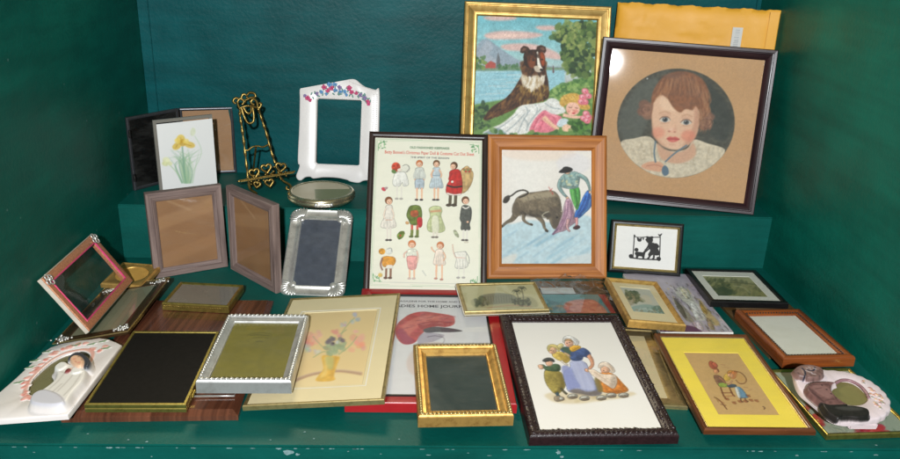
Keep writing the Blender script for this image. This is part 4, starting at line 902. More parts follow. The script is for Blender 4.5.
head(440.4, 244, (196, 116, 66), 3.5, -.4); out([(436, 249), (440, 248), (443.6, 249.6), (443.6, 256), (445.6, 264), (434, 264), (434.4, 256)], (230, 214, 198), (180, 156, 140), .06, 4); c.line([(435, 251), (432, 248), (431.6, 245.4)], 1.4, SKIN, .3); c.line([(443.6, 251), (445.6, 256), (443.6, 260)], 1.4, SKIN, .3); c.line([(436.6, 264), (436.6, 272)], 2, SKIN, .3, 1, False); leg(436.4, 270, 279, SKIN, (196, 140, 120)); leg(442.4, 264, 280, SKIN, (196, 140, 120))
c.line([(455.6, 256), (453.6, 249), (453, 243)], 1.1, (226, 196, 176), .3); out([(455, 252), (461, 250.6), (467, 251), (467, 257), (469, 265), (464, 268), (456, 267), (457, 258)], (228, 224, 212), (150, 150, 146), .06, 4); c.line([(466, 250), (470, 257), (470, 263)], .5, (150, 150, 150), .3); c.line([(456, 256.6), (466, 257)], .6, (220, 170, 150), .3); leg(459.6, 267, 278, (226, 220, 208), (170, 166, 160), 1.3); leg(465, 267, 278, (226, 220, 208), (170, 166, 160), 1.3); c.ell(466.8, 240.6, 2.4, 1, (206, 196, 176), 0, .4, .8)
c.line([(422, 270), (426, 276)], 1.3, (200, 200, 190), .4, .8, False)
c.line([(380, 282.4), (474, 284.4)], .5, (190, 190, 180), .3, .7, False)
art_panel(o, c, w, h, d, -.0075)
lettering('headline_lettering', "Betty Bonnet's Christmas Paper Doll & Costume Cut Out Sheet", .243, o, .003, h - .0605, -.0071, M['textred'], .0125, .012)
lettering('small_lettering', 'OLD FASHIONED KEEPSAKES', .108, o, .003, h - .0445, -.0071, M['textgreen'], .0066, .03)
lettering('small_lettering', 'THE SPIRIT OF THE SEASON', .105, o, .004, h - .0715, -.0071, M['textgrey'], .005, .02)
glass(o, w, h, d, -.0058, 'glass_soft')

# --- bullfight
prof = [(0, -.005), (.001, -.0015), (.003, 0), (.010, 0), (.013, -.0015), (.030, -.004), (.034, -.004), (.036, -.006), (.041, -.0085), (.0425, -.011)]
o, w, h, d = frame_things('oak_picture_frame', 'honey oak frame with a watercolour of a bull charging a matador', 'framed picture', P['bull'], .024, prof, M['oak'], GROUP)
c = canvas([(503, 147.3), (592.7, 147.3), (593.4, 270.3), (501.8, 270)], w, h, d, (236, 231, 224), 7); c.at(495, 145, 3.53)
c.tone((226, 214, 204), .4, 40); c.ell(160, 24, 130, 26, (236, 214, 196), 0, 9, .6); c.ell(280, 60, 60, 40, (222, 218, 224), 0, 9, .5)
c.poly([(20, 302), (70, 286), (130, 272), (200, 280), (350, 262), (352, 446), (20, 446)], (184, 208, 216), 4, .9, True, .06)
for k in range(70):
    x, y = 20 + c.rs.rand() * 340, 290 + c.rs.rand() * 160; L_ = 20 + c.rs.rand() * 70
    c.line([(x, y), (x - L_, y + L_ * .72)], 3 + c.rs.rand() * 9, [(196, 216, 222), (140, 180, 198), (156, 192, 206), (214, 224, 222), (126, 166, 190)][k % 5], 2.4, .38, False)
c.poly([(24, 420), (80, 400), (60, 446), (20, 446)], (226, 218, 206), 5, .7); c.poly([(250, 420), (350, 400), (350, 446), (220, 446)], (216, 216, 212), 6, .6)
c.ink = 1.3; bd, bl, bk = (120, 106, 86), (168, 154, 128), (52, 44, 36)
for q, w_ in (([(110, 235), (104, 268), (118, 284), (136, 291)], [18, 10, 7, 5]), ([(152, 255), (172, 280), (178, 302), (190, 316)], [20, 12, 8, 6]), ([(84, 236), (66, 268), (44, 282), (26, 300)], [26, 16, 9, 6]), ([(176, 250), (192, 262), (186, 268)], [14, 9, 6])): c.line(q, w_, bd, .8)
for q in ([(136, 291), (128, 286)], [(190, 316), (180, 312)], [(26, 300), (30, 292)]): c.line(q, 6, bk, .8, 1, False)
c.poly([(84, 186), (112, 172), (150, 166), (196, 160), (222, 172), (234, 200), (238, 226), (240, 262), (230, 296), (212, 306), (200, 288), (190, 262), (170, 254), (140, 260), (118, 250), (96, 252), (74, 262), (64, 238), (72, 206)], bd, 1, 1, True, .14)
c.poly([(96, 186), (150, 172), (200, 166), (216, 182), (160, 190), (110, 200)], bl, 4, .8); c.poly([(90, 240), (140, 250), (190, 240), (200, 262), (150, 262), (110, 256)], bk, 4, .7); c.poly([(196, 226), (222, 222), (236, 250), (228, 294), (212, 302), (204, 270)], (84, 72, 60), 3, .85); c.poly([(66, 220), (84, 200), (92, 232), (78, 254)], (88, 76, 62), 4, .7)
for k in range(120):
    x, y = 80 + c.rs.rand() * 150, 170 + c.rs.rand() * 80; c.line([(x, y), (x + 8, y + 10)], 2, [bk, bl, (130, 112, 84)][k % 3], 1, .4, False)
c.line([(194, 240), (178, 246), (170, 256), (180, 262)], 4, (206, 196, 170), .7); c.line([(236, 238), (256, 246), (272, 242), (276, 230)], 4, (206, 196, 170), .7); c.ell(222, 262, 3, 3, (20, 16, 16))
c.line([(88, 188), (112, 178), (120, 168), (106, 160), (84, 164), (66, 178), (52, 186)], 4, bk, .8); c.poly([(54, 180), (40, 186), (33, 204), (44, 208), (56, 194)], bk, 1)
c.line([(196, 164), (206, 152)], 2, (186, 70, 70), .5, 1, False); c.line([(202, 164), (192, 146)], 2, (190, 90, 80), .5, 1, False); c.line([(204, 166), (208, 176)], 4, (176, 60, 56), .8, .8, False)
# matador
c.poly([(258, 188), (274, 204), (284, 246), (290, 276), (268, 296), (250, 312), (224, 320), (206, 328), (222, 300), (238, 262), (246, 220)], (190, 152, 168), .9, 1, True, .1)
for q in ([(262, 200), (256, 250), (232, 310)], [(270, 214), (272, 260), (256, 300)], [(250, 220), (246, 260), (222, 310)]): c.line(q, 4, (140, 98, 130), 1.4, .7)
c.line([(206, 328), (224, 306)], 6, (110, 80, 110), 1, .9, False); c.line([(252, 210), (244, 244), (230, 286)], 3, (226, 200, 206), 1, .8)
c.poly([(334, 160), (346, 200), (340, 224), (320, 246), (300, 264), (284, 262), (290, 232), (306, 204), (318, 176)], (58, 112, 190), .9, 1, True, .1)
for q in ([(336, 172), (326, 214), (300, 256)], [(324, 180), (310, 220), (292, 254)]): c.line(q, 5, (36, 72, 146), 1.4, .7)
c.line([(340, 190), (332, 226), (310, 250)], 4, (120, 170, 220), 1.4, .7)
c.line([(290, 262), (292, 286), (288, 296)], [12, 8, 6], (216, 150, 150), .8); c.poly([(280, 300), (296, 292), (304, 300), (292, 308), (282, 306)], (70, 40, 46), .8); c.line([(262, 268), (258, 300), (268, 316)], [12, 8, 5], (206, 160, 160), .8)
c.poly([(268, 152), (296, 146), (304, 176), (302, 206), (294, 234), (282, 216), (272, 186)], (82, 160, 76), .8, 1, True, .14); c.line([(284, 156), (292, 200), (290, 226)], 4, (50, 120, 56), 1, .7); c.line([(276, 160), (282, 206)], 3, (150, 200, 120), 1, .7)
c.poly([(230, 122), (240, 104), (262, 92), (290, 90), (302, 104), (300, 128), (294, 148), (270, 154), (246, 150), (234, 142)], (140, 168, 164), .8, 1, True, .12)
c.line([(236, 120), (230, 146), (244, 172), (258, 186)], [16, 14, 9, 6], (132, 160, 158), .8); c.line([(296, 100), (322, 116), (334, 140), (338, 164)], [15, 13, 9, 6], (136, 164, 160), .8); c.ell(258, 188, 5, 4, SKIN, 0, .6); c.ell(338, 166, 4, 5, SKIN, 0, .6)
for q in ([(240, 110), (236, 140)], [(262, 96), (276, 140)], [(286, 94), (292, 140)], [(300, 104), (324, 124)], [(246, 104), (256, 144)]): c.line(q, 3, (92, 124, 126), 1, .7, False)
c.dabs([(234, 120), (262, 94), (298, 100), (294, 146), (250, 148)], [(190, 206, 196), (110, 140, 140), (214, 206, 160)], 30, 3, .7)
c.ell(258, 90, 10, 9, SKIN, 0, .7); c.poly([(228, 92), (240, 80), (256, 72), (272, 76), (276, 84), (262, 92), (246, 94)], (26, 24, 28), .7); c.ell(252, 77, 10, 6, (34, 30, 34), -10, .7)
c.mottle(.02, 3)
art_panel(o, c, w, h, d, -.0115); glass(o, w, h, d, -.0105, 'glass_soft')

# --- silhouette
prof = [(0, -.004), (.001, -.001), (.003, 0), (.009, 0), (.0105, -.0015)]
o, w, h, d = frame_things('silhouette_frame', 'small black frame with a paper-cut silhouette of a child and dog', 'framed picture', P['sil'], .018, prof, M['black'], GROUP)
v, f, uv = bars(w - 2 * (d - .001), h - 2 * (d - .001), [(0, -.0022), (.001, -.0018), (.0065, -.006), (.007, -.007)], .009); q = from_py('gilt_liner', [(a, b + d - .001, z) for a, b, z in v], f, M['goldpale'], o, 40, uv)
d2 = d + .006
c = canvas([(613.7, 222.5), (679, 226.8), (674, 272), (610.5, 268.5)], w, h, d2, (234, 231, 228), 9, 1500); c.at(605, 215, 7.06)
K_ = (22, 20, 22)
for q, w_ in (([(196, 136), (190, 220), (184, 312)], 7), ([(388, 140), (384, 220), (378, 300)], 7), ([(160, 306), (250, 316), (384, 320)], 9), ([(196, 144), (230, 150), (290, 146)], 5), ([(320, 150), (386, 148)], 6)): c.line(q, w_, K_, .5)
for pts in ([(216, 150), (236, 160), (250, 150), (248, 176), (236, 184), (220, 178)], [(256, 150), (268, 156), (262, 172)], [(372, 122), (384, 128), (402, 118), (394, 136), (380, 140)], [(192, 130), (204, 136), (196, 152)], [(156, 286), (176, 280), (184, 300), (170, 312), (156, 304)], [(360, 300), (382, 300), (388, 316), (374, 330), (358, 318)]): c.poly(pts, K_, .5)
c.ell(308, 170, 26, 26, K_, 0, .5); c.ell(296, 150, 14, 8, K_, 20, .5); c.ell(322, 152, 16, 10, K_, -20, .5); c.ell(286, 168, 8, 8, K_, 0, .5)
c.poly([(300, 190), (330, 190), (350, 200), (366, 230), (382, 276), (360, 288), (330, 284), (306, 296), (296, 280), (312, 250), (298, 226)], K_, .5)
c.poly([(346, 200), (360, 196), (378, 216), (366, 232)], K_, .5)
c.line([(306, 204), (284, 240), (258, 272)], [14, 11, 8], K_, .5); c.line([(322, 216), (296, 244), (268, 268)], [14, 10, 8], K_, .5)
c.line([(312, 284), (300, 306), (290, 314)], 13, K_, .5); c.line([(338, 284), (336, 308), (326, 316)], 13, K_, .5)
c.poly([(206, 262), (230, 262), (262, 266), (276, 262), (270, 290), (266, 312), (254, 314), (250, 298), (226, 296), (218, 312), (206, 312), (206, 290), (198, 276)], K_, .5)
c.ell(210, 246, 15, 14, K_, 0, .5); c.line([(268, 268), (278, 250), (272, 242)], 6, K_, .5)
art_panel(o, c, w, h, d2, -.0072); glass(o, w, h, d2, -.0066, 'glass_soft')

# --- silver plate frame with shell corners
p = P['silver']; w, h = p[6], p[7]
o = thing('silver_plate_frame', 'shiny silver frame with shell corners, leaning under the round trinket box', 'picture frame', p, GROUP)
def rr(w, h, r, n=6, x=0, y=0):
    q = []
    for cx, cy, a0 in ((w / 2 - r, h - r, 0), (-w / 2 + r, h - r, 90), (-w / 2 + r, r, 180), (w / 2 - r, r, 270)):
        for k in range(n + 1): a = R(a0 + 90 * k / n); q.append((x + cx + r * math.cos(a), y + cy + r * math.sin(a)))
    return q
def loft(name, loops, mat, parent, smooth=50):
    bm = bmesh.new(); L_ = [[bm.verts.new(v) for v in lp] for lp in loops]
    for a, b in zip(L_, L_[1:]):
        for k in range(len(a)): bm.faces.new((a[k], a[(k + 1) % len(a)], b[(k + 1) % len(b)], b[k]))
    return from_bm(name, bm, mat, parent, smooth)
def rz(w, h, r, z, iy): return [(a, b + iy, z) for a, b in rr(w, h, r)]
loft('frame_body', [rz(w - .006, h - .006, .02, -.014, .003), rz(w, h, .022, -.006, 0), rz(w - .002, h - .002, .022, -.002, .001), rz(w - .008, h - .008, .02, 0, .004), rz(w - .014, h - .014, .018, -.002, .007), rz(w - .034, h - .034, .014, -.0045, .017), rz(w - .050, h - .050, .012, -.003, .025), rz(w - .054, h - .054, .010, -.001, .027), rz(w - .060, h - .060, .008, -.001, .030), rz(w - .066, h - .066, .006, -.006, .033)], M['silver'], o)
v, f = rect(-w / 2 + .031, w / 2 - .031, .031, h - .031, -.0052); from_py('insert_panel', v, f, M['slate'], o); v, f = rect(-w / 2 + .031, w / 2 - .031, .031, h - .031, -.004); from_py('glass_pane', v, f, M['glass_soft'], o)
for sx, sy in ((-1, 0), (1, 0), (-1, 1), (1, 1)):
    bm = bmesh.new(); cx, cy = sx * (w / 2 - .033), (.033 if sy == 0 else h - .033); base = math.atan2(1 if sy else -1, sx)
    for k in range(9):
        a = base + (k - 4) * .27; L_ = .0325 + .002 * math.cos((k - 4) * .27)
        bmesh.ops.create_icosphere(bm, subdivisions=2, radius=1, matrix=Matrix.Translation((cx + math.cos(a) * L_ * .60, cy + math.sin(a) * L_ * .60, .0002)) @ Matrix.Rotation(a, 4, 'Z') @ Matrix.Diagonal((L_ * .44, .0046, .0040, 1)))
    ball(bm, (cx, cy, .0), (.009, .009, .004)); from_bm('shell_corner', bm, M['silver'], o, 80)

# --- taupe hinged double frame
o = thing('hinged_wood_frame', 'taupe wooden double frame hinged open, empty with tan backings', 'picture frame', (.309, -.052, 0, 0, 0, 0), GROUP)
INV = o.matrix_world.inverted()
for key, nm in (('tauL', 'left_leaf'), ('tauR', 'right_leaf')):
    p = P[key]; w, h = p[6], p[7]; bw = .026
    v, f, uv = bars(w, h, [(0, -.002), (.0015, 0), (.014, 0), (.0155, -.002), (.017, -.0005), (.024, -.003), (bw, -.006)], .020); q = from_py(nm, v, f, M['taupe'], o, 40, uv); q.matrix_local = INV @ pose(p)
    x0, x1, y0, y1 = inner(w, h, bw)
    c = Cv([(0, 0), (100, 0), (100, 120), (0, 120)], x1 - x0, y1 - y0, (156, 114, 78), 500, 5 if nm[0] == 'l' else 9); c.tone((136, 96, 64), .5, 20)
    c.poly([(0, 30), (40, 22), (100, 6), (100, 30), (0, 52)], (176, 134, 94), 3, .5, False); c.poly([(0, 96), (100, 70), (100, 90), (0, 118)], (170, 126, 88), 4, .4, False); c.line([(20, 2), (60, 24)], 3, (196, 160, 124), 2, .5, False)
    e = c.mesh('insert_panel', x0, y0, -.0075, M['print'], q); panel('glass_pane', x0, x1, y0, y1, -.0062, M['glass'], q)
    vb, fb = rect(-w / 2 + .002, w / 2 - .002, .002, h - .002, -.0192); from_py('backing_board', vb, [(3, 2, 1, 0)], M['board'], q)
# ------------------------------------------------------------------ lying on the lower shelf
# --- red framed magazine cover
o, w, h, d = frame_things('red_picture_frame', 'large red frame with an old magazine cover showing a big red hat', 'framed picture', P['lhj'], .022, [(0, -.003), (.002, 0), (.020, 0), (.026, -.002), (.028, -.003)], M['red_mat'], GROUP)
v, f, uv = bars(w - 2 * .0275, h - 2 * .0275, [(0, -.0012), (.001, -.0008), (.0045, -.001), (.005, -.006)], .010); from_py('dark_inner_lip', [(a, b + .0275, z) for a, b, z in v], f, M['darkgap'], o, 0, uv)
d2 = d + .0045; c = canvas([(373, 299), (487, 299), (504.5, 397), (357.5, 397)], w, h, d2, (232, 232, 234), 11); c.at(0, 0, 1); c.tone((222, 222, 228), .4, 40)
c.poly([(396, 338), (395.4, 331), (398, 325), (404, 320), (412, 315.6), (424, 313.4), (440, 314.8), (454, 317), (457, 321), (455.6, 325.6), (447, 328), (436, 327.4), (428, 330.4), (421, 337), (414, 344), (403, 345)], (196, 90, 92), .8, 1, True, .1)
c.poly([(402, 330), (412, 321), (428, 317), (444, 319), (438, 323), (424, 325), (412, 334), (406, 341)], (220, 128, 118), 3, .8); c.poly([(397, 334), (402, 330), (410, 338), (416, 342), (404, 345)], (168, 76, 104), 3, .8); c.poly([(420, 325), (440, 322), (455, 324), (440, 327), (424, 331)], (166, 66, 72), 2, .8)
for k in range(46):
    x = 398 + c.rs.rand() * 56; y = 316 + c.rs.rand() * 10 + max(0, (415 - x)) * .7; c.line([(x, y), (x + 6, y - 2 + c.rs.rand() * 3)], .8, [(226, 146, 136), (160, 66, 76), (206, 104, 100), (150, 70, 90)][k % 4], .9, .45, False)
c.poly([(424, 331), (434, 328), (448, 328.6), (462, 330.6), (464, 332), (452, 333), (438, 333), (428, 334)], (92, 88, 96), .8); c.poly([(418, 340), (424, 334), (436, 334), (446, 336), (438, 341), (428, 344), (420, 346)], (176, 168, 184), 2, .8); c.line([(428, 338), (436, 336.6), (444, 338)], .8, (120, 110, 126), .8, .8); c.line([(440, 335), (446, 340), (442, 347)], .7, (150, 140, 150), .8, .7)
c.poly([(418, 346), (430, 343), (444, 344), (452, 360), (446, 376), (414, 376), (406, 362)], (222, 204, 196), 4, .7)
art_panel(o, c, w, h, d2, -.0058)
lettering('title_lettering', 'LADIES HOME JOURNAL', .20, o, .010, h - .090, -.0054, M['textgrey'], .0185)
lettering('small_lettering', 'A MAGAZINE FOR THE HOME AND FAMILY', .20, o, .010, h - .062, -.0054, M['textgrey'], .008)
glass(o, w, h, d2, -.005, 'glass_soft')

# --- flower vase print, gold edge, cream mat
o, w, h, d = frame_things('cream_mat_frame', 'thin gold frame with cream mat and a pastel print of flowers in a vase', 'framed picture', P['vase'], .012, [(0, -.003), (.001, -.0008), (.003, 0), (.005, -.0008), (.0075, -.003)], M['goldpale'], GROUP)
x0, x1, y0, y1 = inner(w, h, d); hole = (-.089, .089, .064, h - .082)
ring_board('mat', x0, x1, y0, y1, hole, -.0032, .0012, M['cream_mat'], o); hr_ = (-.095, .095, .058, h - .076)
ring_board('mat_line', hr_[0] - .002, hr_[1] + .002, hr_[2] - .002, hr_[3] + .002, hr_, -.0029, .0004, M['white_mat'], o)
c = Cv([(307, 312), (377, 307.6), (362, 383), (276, 386)], hole[1] - hole[0], hole[3] - hole[2], (232, 206, 150), 640, 6); c.tone((222, 190, 132), .45, 30); c.at(265, 295, 4.37)
c.line([(120, 372), (180, 344), (250, 328), (330, 322), (420, 336)], [16, 13, 11, 11, 15], (168, 132, 112), 1.6, .9); c.line([(120, 364), (180, 338), (250, 322), (330, 316), (420, 328)], 4, (206, 178, 156), 1.4, .8)
c.poly([(100, 396), (170, 356), (260, 336), (420, 344), (420, 400)], (238, 220, 172), 4, .6)
c.poly([(250, 258), (274, 252), (310, 256), (326, 262), (312, 300), (300, 340), (304, 360), (270, 368), (222, 364), (236, 338), (256, 310)], (228, 176, 62), 1.2, 1, True, .08); c.poly([(262, 262), (276, 260), (270, 330), (248, 350), (240, 350), (260, 310)], (240, 204, 112), 3, .8); c.poly([(300, 262), (316, 264), (300, 310), (294, 352), (284, 356)], (200, 140, 44), 3, .7); c.poly([(266, 262), (300, 262), (296, 310), (276, 310)], (176, 186, 118), 3, .7)
for x, y, s, cc in ((212, 180, 30, (232, 164, 152)), (236, 160, 18, (236, 180, 166)), (196, 198, 20, (226, 150, 140)), (310, 150, 16, (228, 140, 132)), (328, 168, 12, (226, 150, 150)), (400, 180, 30, (238, 172, 140)), (420, 206, 22, (234, 158, 136)), (380, 226, 20, (240, 186, 150)), (396, 150, 12, (238, 184, 160)), (394, 76, 14, (178, 182, 200)), (402, 96, 14, (168, 176, 200)), (384, 106, 12, (190, 194, 206)), (340, 122, 12, (190, 186, 200)), (196, 226, 16, (190, 196, 198)), (230, 238, 14, (196, 202, 196)), (180, 214, 12, (200, 196, 196)), (286, 238, 12, (196, 190, 206))):
    for k in range(7): c.ell(x + c.rs.randn() * s * .4, y + c.rs.randn() * s * .35, s * .55, s * .45, tuple(np.clip(np.array(cc) + c.rs.randn(3) * 12, 0, 255)), c.rs.rand() * 180, 2, .55)
c.dabs([(268, 180), (340, 170), (350, 220), (320, 250), (270, 246)], [(150, 176, 140), (120, 150, 120), (176, 190, 150), (96, 120, 110)], 40, 8, .6)
for x, y in ((284, 188), (300, 182), (330, 182), (340, 188), (296, 202), (276, 196)): c.ell(x, y, 10, 9, (84, 76, 106), 20, 1.4, .85)
c.ell(300, 200, 4, 4, (30, 26, 40)); c.ell(318, 196, 9, 8, (196, 206, 214), 0, 1.4)
for q in ([(296, 252), (260, 236), (214, 262)], [(320, 250), (370, 210), (400, 170)], [(312, 240), (340, 150), (390, 90)], [(286, 246), (240, 200), (216, 170)], [(330, 160), (350, 146), (356, 140)]): c.line(q, 4, (140, 164, 120), 1.2, .7)
c.im[:] = c.im * .76 + np.array((236, 212, 164)) / 255. * .24
c.mesh('picture', hole[0], hole[2], -.0046, M['print'], o)

# --- silvered frame with olive card
p = P['silv26']
o, w, h, d = frame_things('silvered_frame', 'silver-toned frame with leafy edge and olive card, beside the flower vase print', 'picture frame', p, .030, [(0, -.007), (.001, -.004), (.003, -.0015), (.006, 0), (.008, -.001), (.009, -.003), (.012, -.0045), (.018, -.0085), (.0195, -.009), (.0205, -.012)], M['silverleaf'], GROUP)
beading('leaf_beading', w, h, .0055, -.0006, .0096, (.0052, .0030), 34, M['silver'], o, .9, .12)
x0, x1, y0, y1 = inner(w, h, d)
c = Cv([(222, 100), (540, 100), (480, 362), (95, 365)], x1 - x0, y1 - y0, (122, 112, 34), 620, 3); c.at(0, 0, 1); c.tone((140, 128, 46), .6, 40); c.mottle(.04, 6)
for q, w_ in (([(285, 160), (300, 150), (350, 143), (400, 148), (408, 160)], 2.2), ([(300, 156), (340, 152), (398, 156)], 3.4), ([(316, 166), (360, 163), (394, 166)], 1.8), ([(330, 184), (350, 180), (368, 184)], 4), ([(288, 178), (300, 186)], 2)): c.line(q, w_, (86, 80, 26), .8, .75)
c.mesh('olive_card', x0, y0, -.0135, M['print'], o); glass(o, w, h, d, -.0122, 'glass')

# --- gilt rope frame with dark glass
p = P['gold24']
o, w, h, d = frame_things('gilt_rope_frame', 'small gilt frame with a rope-carved edge and empty dark glass, overhanging the red frame', 'picture frame', p, .027, [(0, -.006), (.001, -.003), (.0035, -.0005), (.007, 0), (.0095, -.002), (.0105, -.005), (.013, -.005), (.016, -.0045), (.022, -.0095), (.0235, -.0085), (.0255, -.009), (.0265, -.0125)], M['goldbright'], GROUP)
beading('rope_carving', w, h, .0058, -.0004, .0078, (.0052, .0027), 36, M['goldpale'], o, 1., .08)
v, f = rect(*inner(w, h, d), -.014); from_py('dark_glass', v, f, M['darkglass'], o); glass(o, w, h, d, -.0128, 'glass')

# --- large print of a country family
prof = [(0, -.008), (.001, -.004), (.004, -.001), (.009, 0), (.015, -.001), (.019, -.004), (.021, -.0045), (.024, -.006), (.025, -.008)]
o, w, h, d = frame_things('carved_picture_frame', 'large dark carved frame with a print of a mother and three small children', 'framed picture', P['dutch'], .024, prof, M['carved'], GROUP)
beading('carved_ripple', w, h, .0075, -.0018, .0098, (.0076, .0042), 30, M['carved'], o, .75, .45); beading('carved_ripple', w, h, .0165, -.0034, .0105, (.0078, .0044), -28, M['carved'], o, .6, .45)
c = canvas([(509.8, 319), (617, 316.7), (667.7, 427), (534, 431)], w, h, d, (238, 234, 228), 13); c.at(535, 325, 5.736)
c.tone((230, 224, 212), .3, 50)
c.poly([(40, 390), (120, 372), (300, 386), (420, 370), (560, 364), (600, 376), (520, 400), (380, 420), (240, 440), (110, 436), (60, 416)], (214, 196, 160), 6, .75)
c.dabs([(60, 390), (300, 390), (580, 366), (560, 392), (300, 430), (100, 430)], [(190, 170, 130), (206, 190, 150), (222, 206, 176)], 60, 7, .4, 2.6, 1.4, 0)
# boy at left
c.ink = 1.2
c.poly([(46, 250), (70, 240), (120, 246), (150, 260), (168, 300), (166, 340), (140, 372), (112, 384), (84, 370), (54, 330), (42, 290)], (154, 138, 72), 1.2, 1, True, .12); c.poly([(120, 262), (150, 270), (164, 310), (150, 350), (124, 360), (140, 310)], (112, 98, 50), 4, .7)
c.line([(112, 376), (120, 392), (130, 402)], [22, 16, 12], (60, 80, 90), .9); c.line([(140, 350), (160, 372), (176, 384)], 12, (84, 80, 60), 1)
c.poly([(96, 404), (120, 396), (150, 402), (158, 414), (140, 426), (104, 428)], (146, 130, 110), 1); c.ell(138, 410, 12, 8, (196, 196, 186), 0, 1)
c.poly([(14, 216), (40, 212), (60, 222), (110, 206), (140, 214), (142, 240), (120, 250), (60, 246), (40, 234), (20, 236)], (72, 96, 70), 1.2, 1, True, .14)
c.ell(76, 200, 22, 20, (226, 178, 148), 0, 1); c.poly([(36, 190), (50, 176), (80, 170), (104, 180), (108, 196), (84, 190), (54, 196)], (70, 72, 70), 1); c.poly([(8, 226), (10, 214), (34, 214), (38, 234), (22, 240)], (222, 176, 146), 1)
# mother
c.poly([(160, 270), (176, 240), (204, 226), (206, 196), (250, 180), (300, 196), (312, 220), (330, 270), (372, 340), (386, 378), (330, 392), (262, 378), (190, 370), (172, 330)], (158, 166, 202), 1.2, 1, True, .07)
for q in ([(210, 230), (240, 300), (262, 356)], [(250, 190), (280, 280), (300, 370)], [(296, 220), (330, 300), (356, 378)], [(180, 270), (196, 330), (206, 360)], [(226, 210), (256, 290), (276, 372)]): c.line(q, 8, (124, 132, 176), 2, .7)
for q in ([(230, 200), (260, 280), (284, 350)], [(274, 200), (304, 280), (330, 350)]): c.line(q, 8, (196, 200, 220), 2.4, .7)
c.poly([(206, 180), (250, 170), (290, 190), (330, 260), (350, 350), (300, 356), (262, 350), (236, 290), (214, 230)], (184, 188, 216), 3, .75); c.poly([(150, 230), (176, 214), (206, 230), (230, 290), (262, 336), (230, 348), (186, 356), (168, 310)], (140, 148, 196), 2, .85)
c.poly([(190, 366), (240, 350), (300, 366), (380, 356), (386, 380), (330, 392), (250, 386)], (110, 96, 80), 3, .7)
c.poly([(150, 118), (186, 104), (216, 108), (250, 116), (290, 108), (320, 124), (334, 146), (314, 166), (290, 160), (276, 180), (236, 186), (208, 176), (196, 150), (170, 140)], (74, 94, 140), 1.2, 1, True, .1); c.poly([(150, 112), (180, 104), (214, 118), (206, 148), (180, 140)], (74, 98, 78), 2, .9)
c.poly([(204, 108), (226, 96), (252, 92), (276, 104), (254, 120), (228, 132), (212, 128)], (228, 176, 70), 1.2); c.line([(218, 112), (244, 104)], 3, (190, 130, 44), 1, .7, False)
c.line([(318, 150), (338, 180), (340, 210), (318, 232)], [26, 22, 18, 14], (222, 160, 126), 1); c.ell(306, 240, 14, 10, (226, 170, 138), 20, 1)
c.ell(204, 80, 27, 25, (230, 182, 156), 0, 1); c.poly([(166, 72), (176, 46), (206, 38), (236, 48), (262, 66), (264, 84), (244, 96), (234, 74), (212, 60), (186, 62), (176, 80)], (222, 220, 216), 1); c.line([(236, 60), (250, 84)], 5, (186, 190, 196), 1.4, .8); c.ell(192, 82, 2.6, 2, (70, 50, 44)); c.ell(208, 78, 2.6, 2, (70, 50, 44)); c.ell(190, 90, 6, 4, (224, 140, 120), 0, 2, .7); c.line([(196, 94), (206, 92)], 2, (180, 80, 76), .7, 1, False); c.poly([(176, 70), (190, 58), (214, 58), (224, 74), (200, 66)], (180, 140, 92), 1.4, .8)
# child on her arm
c.poly([(96, 150), (120, 134), (160, 136), (196, 160), (206, 180), (180, 200), (150, 190), (116, 176)], (206, 178, 92), 1.2, 1, True, .12); c.poly([(130, 150), (170, 150), (196, 174), (176, 190)], (160, 130, 62), 3, .6)
c.ell(100, 124, 26, 24, (226, 182, 148), 0, 1); c.poly([(68, 120), (76, 98), (104, 90), (132, 98), (150, 112), (140, 132), (120, 112), (90, 110), (80, 134)], (206, 188, 120), 1); c.poly([(130, 100), (156, 84), (170, 96), (150, 116)], (214, 200, 140), 1); c.ell(92, 128, 2.4, 2, (70, 50, 44)); c.ell(104, 130, 2.4, 2, (70, 50, 44)); c.line([(92, 140), (100, 140)], 2, (186, 90, 80), .7, 1, False)
c.line([(150, 186), (172, 204), (190, 212)], 10, (222, 210, 196), 1); c.line([(170, 140), (196, 150), (206, 162)], 9, (214, 178, 130), 1)
# child at right
c.poly([(372, 270), (400, 250), (440, 250), (480, 268), (520, 310), (554, 348), (540, 364), (480, 376), (420, 372), (388, 360), (372, 320)], (214, 134, 62), 1.2, 1, True, .12); c.poly([(350, 290), (376, 270), (390, 320), (400, 362), (372, 366), (356, 330)], (128, 112, 66), 2, .9)
for q in ([(480, 290), (510, 330), (530, 362)], [(440, 340), (470, 360), (480, 374)]): c.line(q, 8, (176, 96, 40), 2, .7)
c.poly([(312, 236), (350, 236), (400, 260), (470, 262), (488, 286), (484, 320), (462, 346), (420, 324), (370, 290), (330, 262)], (226, 206, 186), 1.2); c.line([(350, 250), (420, 296), (460, 330)], 5, (196, 168, 146), 2, .8)
c.ell(420, 232, 30, 22, (224, 176, 146), 0, 1); c.poly([(376, 222), (384, 200), (410, 188), (440, 194), (470, 220), (478, 244), (456, 252), (444, 228), (416, 214), (392, 226)], (226, 208, 190), 1); c.line([(440, 206), (464, 236)], 5, (196, 160, 130), 1.4, .8); c.ell(408, 240, 2.4, 2, (80, 56, 46)); c.ell(398, 246, 7, 5, (226, 140, 116), 0, 2, .6)
for x, y in ((210, 396), (282, 406), (386, 402), (448, 386), (524, 384)): c.ell(x, y, 32, 15, (150, 146, 136), -6, 1); c.ell(x - 4, y - 5, 22, 7, (204, 200, 188), -6, 1.4); c.ell(x + 4, y + 8, 26, 6, (120, 100, 80), -4, 1.6, .7)
art_panel(o, c, w, h, d, -.0088)

